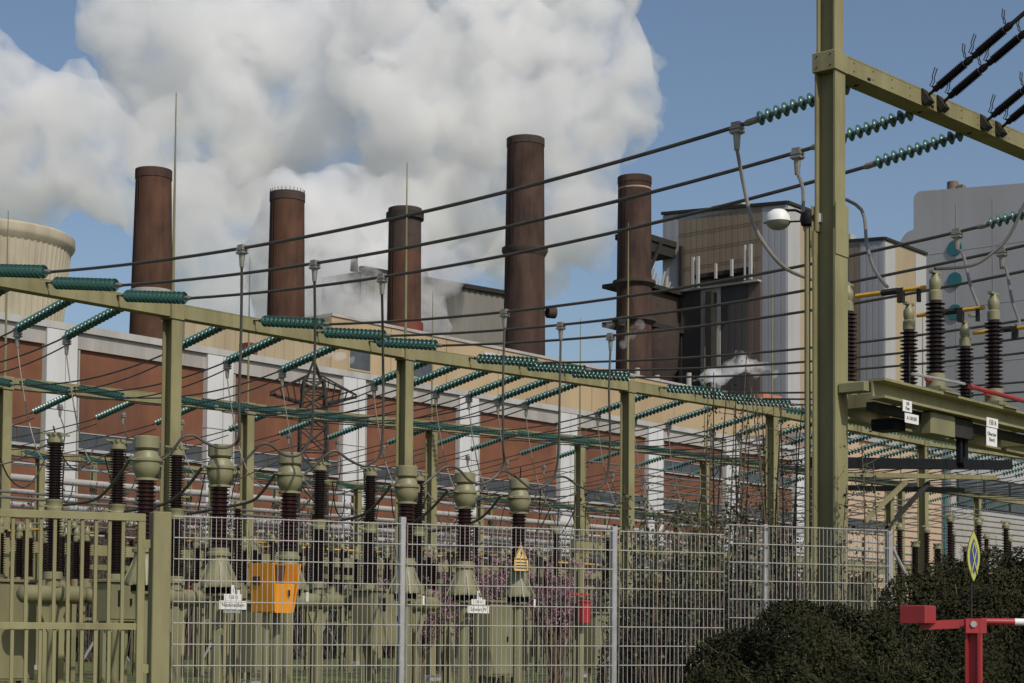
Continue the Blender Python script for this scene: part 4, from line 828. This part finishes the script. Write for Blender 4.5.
# lamp on the tall post
lp = thing('street_lamp', 'white dome lamp on a thin pole fixed to the tall post', 'street lamp', 17.78, 10.19)
part('pole', MB().cyl((.15, .14, 0), (.15, .14, 6.42), .035, n=10), OLIVE, lp)
part('joint', MB().lathe([(.02, -.10), (.075, -.07), (.09, 0), (.075, .07), (.02, .10)], 14, o=(.15, .14, 6.46)), BLACKP, lp); part('clamp', MB().box(.2, .3, .0, .16, 6.42, 6.52), WHITE, lp)
part('arm', MB().tube([(.15, .14, 6.5), (.12, .28, 6.58), (.09, .40, 6.59)], .016, 6).bar((.15, .14, 6.44), (.07, .68, 6.475), .035, .014), BLACKP, lp)
part('dome', MB().lathe([(.155, 0), (.148, .06), (.118, .115), (.07, .145), (.02, .155)], 22, o=(.09, .50, 6.465)), WHITE, lp)
part('diffuser', MB().lathe([(.02, -.095), (.08, -.08), (.13, -.04), (.15, -.003)], 22, o=(.09, .50, 6.465)), mat('lamp_glass', (.30, .30, .28), .3, .05, 3.), lp)
# frame right of the post, low
lf = thing('support_frame', 'dark braced steel frame behind the post with long dark beam', 'steel frame', 29, 16)
part('upper_beam', MB().bar((-1, 0, 4.72), (7.6, .1, 5.35), .25, .2), BLACKP, lf); part('lower_beam', MB().bar((-1, .05, 4.52), (6.9, .1, 5.02), .16, .09), OLIVE, lf); part('lower_beam', MB().bar((0, .3, 4.35), (6, .4, 4.7), .1, .1), DARKST, lf)
for q in (.4, 2.3): part('post', MB().hsec(q, .2, .14, .14, 0, 4.42, .016), OLIVE, lf)
part('brace', MB().bar((.9, 0, 3.75), (2.6, 0, 4.62), .07, .08), OLIVE, lf); part('brace', MB().bar((2.1, .15, 3.7), (3.9, .15, 4.7), .07, .08), DARKST, lf)
# lattice pylon
py = thing('lattice_pylon', 'dark lattice pylon with drooping cross arms in front of the brick hall', 'pylon', loc=(-11.4, 100, 0), rot=.2); py.scale = (.85, .85, .97)
bd = MB()
def leg(z): return 1.05-.012*z if z < 14 else .88-.09*(z-14)
zs = [0, 3, 6, 8.5, 10.5, 12.2, 13.6, 14.6, 15.6, 16.4]
for z0, z1 in zip(zs[:-1], zs[1:]):
    r0, r1 = leg(z0), leg(z1); c0 = [(-r0, -r0), (r0, -r0), (r0, r0), (-r0, r0)]; c1 = [(-r1, -r1), (r1, -r1), (r1, r1), (-r1, r1)]
    for q in range(4):
        w = (q+1) % 4; bd.bar((*c0[q], z0), (*c1[q], z1), .14, .14); bd.bar((*c0[q], z0), (*c1[w], z1), .07, .07); bd.bar((*c0[w], z0), (*c1[q], z1), .07, .07); bd.bar((*c1[q], z1), (*c1[w], z1), .07, .07)
part('lattice_body', bd, DARKST, py)
for s in (-1, 1):
    ar = MB()
    for y in (-.6, .6): ar.bar((s*.6, y, 15.0), (s*2.9, y*.15, 15.5), .13, .13); ar.bar((s*.5, y, 16.6), (s*2.9, y*.15, 15.6), .09, .09)
    for q in range(5): x = .8+q*.42; ar.bar((s*x, -.5, 15.05+q*.09), (s*(x+.4), .4, 15.1+q*.09), .07, .07); ar.bar((s*x, -.4, 15.05+q*.09), (s*(x+.2), -.3, 16.4-q*.19), .07, .07)
    part('cross_arm', ar, DARKST, py)
part('peak', MB().bar((-.5, -.5, 16.4), (0, 0, 17.6), .1, .1).bar((.5, -.5, 16.4), (0, 0, 17.6), .1, .1).bar((.5, .5, 16.4), (0, 0, 17.6), .1, .1).bar((-.5, .5, 16.4), (0, 0, 17.6), .1, .1), DARKST, py)
#@@FRONT
BARK2 = mat('grey_twig', (.085, .07, .055), .85, .3, 3.)
SHOOT = mat('young_needles', (.055, .062, .026), .8, .3, 3., spec=.1)
# ================================================================ FENCE, GATE
FA = math.atan2(2.65, 5.99); FD = Vector((math.cos(FA), math.sin(FA), 0)); F0 = Vector((-2.23, 16.9, 0))
fe = thing('wire_fence', 'silver double wire mesh fence along the front of the switchyard', 'fence', loc=F0, rot=FA)
for s, zt in ((1.275, 2.74), (3.635, 2.72), (5.48, 2.80), (7.12, 2.80)):
    w = .03 if s != 5.48 else .022
    part('fence_post', MB().cbox(s-w, s+w, .035, .035+w*2, 0, zt, .004), GALV if s != 5.48 else FENCEM, fe)
hw = {}
for s0, s1, zt, flap in ((-1.03, 1.245, 2.68, 0), (1.305, 3.605, 2.68, 0), (3.665, 4.93, 2.68, 0), (4.99, 7.10, 2.79, 0)):
    Ln = s1-s0; vw = MB(); n = int(Ln/.05)
    for q in range(n+1): x = s0+Ln*q/n; vw.box(x-.0024, x+.0024, -.0024, .0024, .08, zt)
    pn = part('mesh_panel', vw, FENCEM, fe, sharp=0)
    q = 0; z = zt-.012
    while z > .1:
        key = round(Ln, 3)
        if key not in hw: hw[key] = mesh('horizontal_wire', MB().box(0, Ln, -.010, -.0028, -.0045, .0045).box(0, Ln, .0028, .010, -.0045, .0045), FENCEM, 0)
        part('horizontal_wire', hw[key], None, pn, loc=(s0, 0, z)); z -= .2
part('brace', MB().cyl((7.15, .06, 2.6), (7.75, .1, 1.7), .02, n=8), GALV, fe)
cl = MB()
for q in range(26):
    x = 7.2+q*.1
    cl.bar((x, .08, 2.45), (x+1.0, .08, 1.45), .004, .004); cl.bar((x, .08, 1.45), (x+1.0, .08, 2.45), .004, .004)
cw = thing('chain_link_fence', 'dark chain link fence continuing right of the last fence post', 'fence', loc=F0, rot=FA)
part('mesh', cl, DARKST, cw, sharp=0); part('post', MB().cyl((8.3, .1, 0), (8.3, .1, 2.5), .025, n=8), DARKST, cw)
gp = thing('gate_post', 'square olive gate post left of the mesh fence', 'post', loc=F0+FD*-1.16, rot=FA)
part('post', MB().cbox(-.085, .085, -.10, .10, 0, 2.70, .008), OLIVE, gp); part('hinge', MB().box(-.16, -.086, -.03, .03, 2.36, 2.44), OLIVE, gp); part('hinge', MB().box(-.16, -.086, -.03, .03, 1.2, 1.28), OLIVE, gp)
ga = thing('steel_gate', 'olive barred steel gate at the lower left', 'gate', loc=F0+FD*-1.16, rot=FA)
part('top_rail', MB().cbox(-4.2, -.14, -.03, .03, 2.61, 2.68, .006), OLIVE, ga); part('middle_rail', MB().cbox(-4.2, -.212, -.026, .026, 1.60, 1.66, .006), OLIVE, ga)
part('stile', MB().cbox(-.21, -.14, -.028, .028, .1, 2.608, .006), OLIVE, ga); part('bottom_rail', MB().cbox(-4.2, -.212, -.03, .03, .1, .17, .006), OLIVE, ga)
b1 = mesh('bar', MB().cbox(-.016, .016, -.016, .016, 1.662, 2.608, .003), OLIVE); b2 = mesh('bar', MB().cbox(-.016, .016, -.016, .016, .172, 1.598, .003), OLIVE)
for q in range(32): part('bar', b1, None, ga, loc=(-.345-q*.124, 0, 0)); part('bar', b2, None, ga, loc=(-.335-q*.124, 0, 0))
# ================================================================ BARRIER AND SIGN
ba = thing('road_barrier', 'red barrier with counterweight box and red and white boom', 'barrier', loc=(3.15, 12, 0), rot=0)
part('post', MB().hsec(0, 0, .10, .10, 0, 1.72, .018), REDP, ba); bpy.context.view_layer.update()
ba.children[0].rotation_euler = (0, 0, math.radians(66))
part('pivot', MB().cyl((-.02, -.075, 1.68), (-.02, .075, 1.68), .022, n=10), GALV, ba); part('hinge_plate', MB().box(-.07, .07, -.064, -.056, 1.62, 1.715), REDP, ba)
part('lever', MB().bar((-.36, .02, 1.668), (-.05, 0, 1.685), .04, .06), REDP, ba)
cwb = part('counterweight', MB().cbox(-.095, .095, -.17, .0, 1.685, 1.805, .006), REDP, ba); cwb.location = (-.33, .06, 0); cwb.rotation_euler = (0, 0, math.radians(-38))
part('boom', MB().cyl((.05, 0, 1.70), (.275, 0, 1.698), .024, n=12), REDP, ba, 'red end of the boom'); part('boom', MB().cyl((.276, 0, 1.698), (.62, 0, 1.695), .0245, n=12), WHITE, ba, 'white stretch of the boom'); part('boom', MB().cyl((.621, 0, 1.695), (1.0, 0, 1.692), .0245, n=12), REDP, ba, 'red stretch of the boom beyond the frame')
dg_ = thing('hanging_sign', 'narrow pointed yellow and blue sign in front of the dark hedge', 'sign', loc=(3.935, 15, 0), rot=math.radians(20))
part('pole', MB().cyl((0, .03, 0), (0, .03, 2.42), .010, n=8), DARKST, dg_)
def lens(w, h, y0, y1, n=12, zc=2.28):
    pts = [(w*math.sin(PI*q/n)**.9*(1 if q <= n else 1), zc-h+2*h*q/n) for q in range(n+1)]
    o = [(x, z) for x, z in pts]+[(-x, z) for x, z in pts[-2:0:-1]]; m = MB(); k = len(o)
    m.add([(x, y0, z) for x, z in o]+[(x, y1, z) for x, z in o], [tuple(range(k)), tuple(range(2*k-1, k-1, -1))]+[(i, k+i, k+(i+1) % k, (i+1) % k) for i in range(k)]); return m
part('panel', lens(.062, .215, -.008, .008), LIME, dg_, sharp=20); part('field', lens(.040, .15, -.012, -.0085), BLUE, dg_, sharp=20)
bn = MB(); bn.tube([(-.03, -.014, 2.13), (.0, -.014, 2.24), (.02, -.014, 2.33), (.0, -.014, 2.40)], .006, 4).tube([(.03, -.015, 2.13), (.0, -.015, 2.24), (-.02, -.015, 2.33), (.0, -.015, 2.40)], .006, 4)
part('crossed_band', bn, LIME, dg_)
# ================================================================ PLANTS
def nz(p, s): return noise.noise(Vector(p)*s)
def bushy(name, label, cat, ells, n, size, m, twigs=TWIG, loc=(0, 0, 0), asp=.38, rough=.07):
    o = thing(name, label, cat, loc=loc, rot=0); tw = MB(); E_ = np.array(ells); wt = (E_[:, 3]*E_[:, 4]*E_[:, 5])**.66; cnt = (n*wt/wt.sum()).astype(int); VS = []
    for (cx, cy, cz, rx, ry, rz), k in zip(ells, cnt):
        d = RNG.normal(size=(k, 3)); d /= np.linalg.norm(d, axis=1, keepdims=True)
        ph = RNG.uniform(0, 6.28, (7, 1)); fq = RNG.normal(size=(7, 3))*4.2
        lump = (np.sin(fq @ d.T+ph)).mean(0)*.22                      # clumps that swell and sink
        f_ = 1.0+lump-np.abs(RNG.normal(0, rough, k)); P = d*f_[:, None]*np.array([rx, ry, rz])+np.array([cx, cy, cz])
        Nn = d*np.array([1, 1, .8])+RNG.normal(0, .55, (k, 3)); VS.append(cards(P, Nn, size*RNG.uniform(.6, 1.5, k), asp+RNG.uniform(0, .3, k)))
        for q in range(16):
            e = Vector(RNG.normal(size=3)).normalized(); e.z = abs(e.z); tw.tube([(cx, cy, max(0, cz-rz*.9)), (cx+e.x*rx*.5, cy+e.y*ry*.5, cz+e.z*rz*.4), (cx+e.x*rx*1.04, cy+e.y*ry*1.04, cz+e.z*rz*1.04)], [.02, .012, .003], 4)
    V = np.concatenate(VS); V = V[V[:, :, 2].min(1) > .01]
    if n > 100000:                                        # stray shoots standing out of the surface
        SH = MB(); QS = []
        for cx, cy, cz, rx, ry, rz in ells:
            for q in range(70):
                e = RNG.normal(size=3); e[2] = abs(e[2])*.9; e[1] = -abs(e[1]); e /= np.linalg.norm(e); b0 = np.array([cx+e[0]*rx*.95, cy+e[1]*ry*.95, cz+e[2]*rz*.95]); b1 = b0+(e+RNG.normal(0, .35, 3)+np.array([0, 0, .35]))*RNG.uniform(.06, .17)
                SH.tube([b0, b1], [.0035, .0012], 3); t = RNG.uniform(.1, 1.05, (11, 1)); QS.append(b0+(b1-b0)*t+RNG.normal(0, .007, (11, 3)))
        Q = np.concatenate(QS); part('shoot', SH, twigs, o, kind='stuff'); part('young_foliage', quads_mesh('young_foliage', cards(Q, RNG.normal(size=Q.shape)+np.array([0, -.5, .6]), RNG.uniform(.018, .036, len(Q)), np.full(len(Q), .45)), SHOOT), None, o, kind='stuff')
    part('foliage', quads_mesh('foliage', V, m), None, o, kind='stuff'); part('branches', tw, twigs, o)
    core = MB()                                             # dense inner leaf mass
    for cx, cy, cz, rx, ry, rz in ells: core.lathe([(rx*.1, -rz*.7), (rx*.55, -rz*.5), (rx*.68, 0), (rx*.5, rz*.45), (rx*.1, rz*.66)], 10, o=(cx, cy, max(cz, rz*.7)))
    part('inner_foliage', core, m, o); return o
bushy('conifer_bush', 'dark rounded conifer bush in front of the right fence panels', 'bush', [(2.05, 15.4, .70, .60, .6, .98), (2.5, 15.2, .88, .62, .6, 1.0), (2.95, 15.2, .85, .6, .6, 1.0), (1.72, 15.1, .5, .38, .45, .85), (3.45, 15.6, .7, .5, .6, 1.0), (2.3, 14.7, .6, .6, .5, .85), (3.0, 14.6, .6, .6, .5, .8)], 260000, .032, YEW)
bushy('hedge', 'dark leafy hedge behind the red barrier at the lower right', 'hedge', [(4.25, 17.8, 1.15, .7, .6, 1.16), (4.9, 17.9, 1.2, .75, .6, 1.18), (5.7, 17.8, 1.25, .8, .6, 1.2), (4.5, 17.8, 1.2, .6, .5, 1.18), (5.3, 17.8, 1.25, .6, .5, 1.18), (3.75, 17.0, .9, .5, .5, 1.0), (4.4, 16.8, .95, .7, .5, 1.15), (5.2, 16.8, 1.0, .7, .5, 1.15), (6.5, 17.8, 1.2, .8, .6, 1.2)], 260000, .034, YEW2)
def twiggy(label, name, xs, y, h0, h1, n, leafn, m=LEAF, lsz=.05, cat='shrub', lean=.25, group=None, spread=.5, r=.012, bark=None):
    o = thing(name, label, cat, loc=(xs, y, 0), rot=0, group=group); st = MB(); lf = MB()
    for q in range(n):
        x = R_.gauss(0, spread*.5); yy = R_.gauss(0, .25); h = R_.uniform(h0, h1); lx, ly = R_.gauss(0, lean), R_.gauss(0, lean*.5)
        P = [Vector((x, yy, 0)), Vector((x+lx*.3, yy+ly*.3, h*.4)), Vector((x+lx*.6+R_.gauss(0, .03), yy+ly*.6, h*.75)), Vector((x+lx, yy+ly, h))]
        st.tube(P, [r, r*.85, r*.6, r*.3], 5)
        for w in range(leafn):
            t = R_.uniform(.45, 1.0); i = min(2, int(t*3)); p = P[i].lerp(P[i+1], t*3-i if i < 2 else (t-.667)*3)
            if R_.random() < .45:
                e = p+Vector((R_.gauss(0, .14), R_.gauss(0, .1), R_.uniform(.02, .22))); st.tube([p, e], [r*.4, r*.2], 4); p = e
            for z in range(3): lf.quadcard(p+Vector((R_.gauss(0, .025), R_.gauss(0, .025), R_.gauss(0, .03))), (R_.gauss(0, 1), R_.gauss(0, 1)-.5, R_.gauss(0, 1)+.6), lsz*R_.uniform(.6, 1.2), .7)
    part('stems', st, bark or BARK, o); part('leaves', lf, m, o, kind='stuff', sharp=0); return o
SAP = [(2.34, 21.5, 4.7, 'left of the sapling row by the tall post'), (2.66, 22.0, 5.1, 'tallest of the row, left of the tall post'), (2.80, 21.2, 4.65, 'close beside the tallest one'), (3.08, 21.5, 4.72, 'in the middle of the row'), (3.2, 20.9, 4.72, 'second from the tall post'), (3.36, 20.5, 4.5, 'touching the left flange of the tall post')]
for x, y, h, lab in SAP: twiggy('thin bare sapling with few leaves, %s' % lab, 'sapling', x, y, h*.85, h*1.02, 3, 15, cat='young tree', lean=.14, group='saplings behind the fence', spread=.2, r=.017, lsz=.046)
twiggy('leafy climbing shoots on the lower part of the tall post', 'climbing_plant', 3.66, 19.75, 2.6, 4.4, 6, 22, cat='plant', lean=.16, spread=.5, r=.013, lsz=.055)
for i, (x, y, lab) in enumerate([(1.75, 21.2, 'just right of the second gantry row post'), (2.2, 21.4, 'under the left saplings'), (2.75, 21, 'at the step in the fence'), (3.2, 21.6, 'left of the tall post foot')]):
    twiggy('dense leafy shrub behind the fence, %s' % lab, 'leafy_shrub', x, y, 2.2, 3.45, 16, 30, cat='shrub', lean=.35, group='shrubs behind the right fence panels', spread=.6, lsz=.06)
for i, (x, y, lab) in enumerate([(1.75, 23.5, 'first from the left'), (2.1, 23.2, 'second from the left'), (2.6, 23.4, 'third from the left'), (3.3, 23.0, 'fourth from the left'), (4.1, 22.8, 'fifth from the left')]):
    bushy('brown_shrub', 'dark brown twiggy shrub low behind the right fence panels, %s' % lab, 'shrub', [(0, 0, 1.0, .6, .45, 1.15), (.3, .1, .9, .5, .45, 1.0)], 9000, .06, mat('winter_leaf', (.065, .05, .032), .8, .45, 2., col2=(.11, .085, .055)), loc=(x, y, 0))
def blossom(label, x, y, h, w):
    o = thing('blossom_shrub', label, 'shrub', loc=(x, y, 0), rot=0); st = MB(); PP = []
    for q in range(40):
        d = Vector((R_.gauss(0, w*.45), R_.gauss(0, w*.35), R_.uniform(.65, 1)*h)); mid = Vector((d.x*.35, d.y*.35, d.z*.5)); st.tube([(R_.gauss(0, .1), R_.gauss(0, .1), 0), mid, d], [.03, .018, .006], 4)
        for z in range(9):
            t = R_.uniform(.2, 1.); p = mid.lerp(d, t); e = p+Vector((R_.gauss(0, .2), R_.gauss(0, .2), R_.uniform(0, .25))); st.tube([p, e], [.008, .004], 3)
            PP.append(np.array(p)+(np.array(e)-np.array(p))*RNG.uniform(0, 1.1, (16, 1))+RNG.normal(0, .03, (16, 3)))
    P = np.concatenate(PP); part('branches', st, BARK, o); part('blossom', quads_mesh('blossom', cards(P, RNG.normal(size=P.shape)+np.array([0, -.6, .5]), RNG.uniform(.03, .065, len(P)), np.full(len(P), .9)), PINK), None, o, kind='stuff')
blossom('pink blossoming shrub behind the gap between the two right transformers', -.55, 44, 3.6, 1.5); blossom('pink blossoming shrub right of the warning triangle', 1.15, 45, 3.5, 1.0); blossom('pink blossoming shrub just right of the first white fence post', -2.4, 44.5, 3.0, 1.2)
DRY = mat('dry_leaf', (.07, .055, .035), .8, .4, 2.)
for i in range(16):                                       # bare brush in front of the hall
    p = W(52+i*4.4, 72.5+(i % 3)*1.2); h = 7.0+(i*7 % 5)*.4
    twiggy('bare brown bush at the back of the yard, %s from the left' % ORD[i], 'bare_bush', p.x, p.y, h*.5, h*1.15, 150, 6, m=DRY, lsz=.16, lean=1.2, group='bare bushes at the back', spread=4.5, r=.032, bark=BARK2)
bushy('hedge', 'long dark hedge along the foot of the brick hall', 'hedge', [tuple(W(44+k*4.6, 76))[:2]+(2.6+.35*math.sin(k*2.1), 3.6, 2.0, 4.5+.5*math.sin(k*1.3)) for k in range(22)], 90000, .28, YEW2, rough=.12)
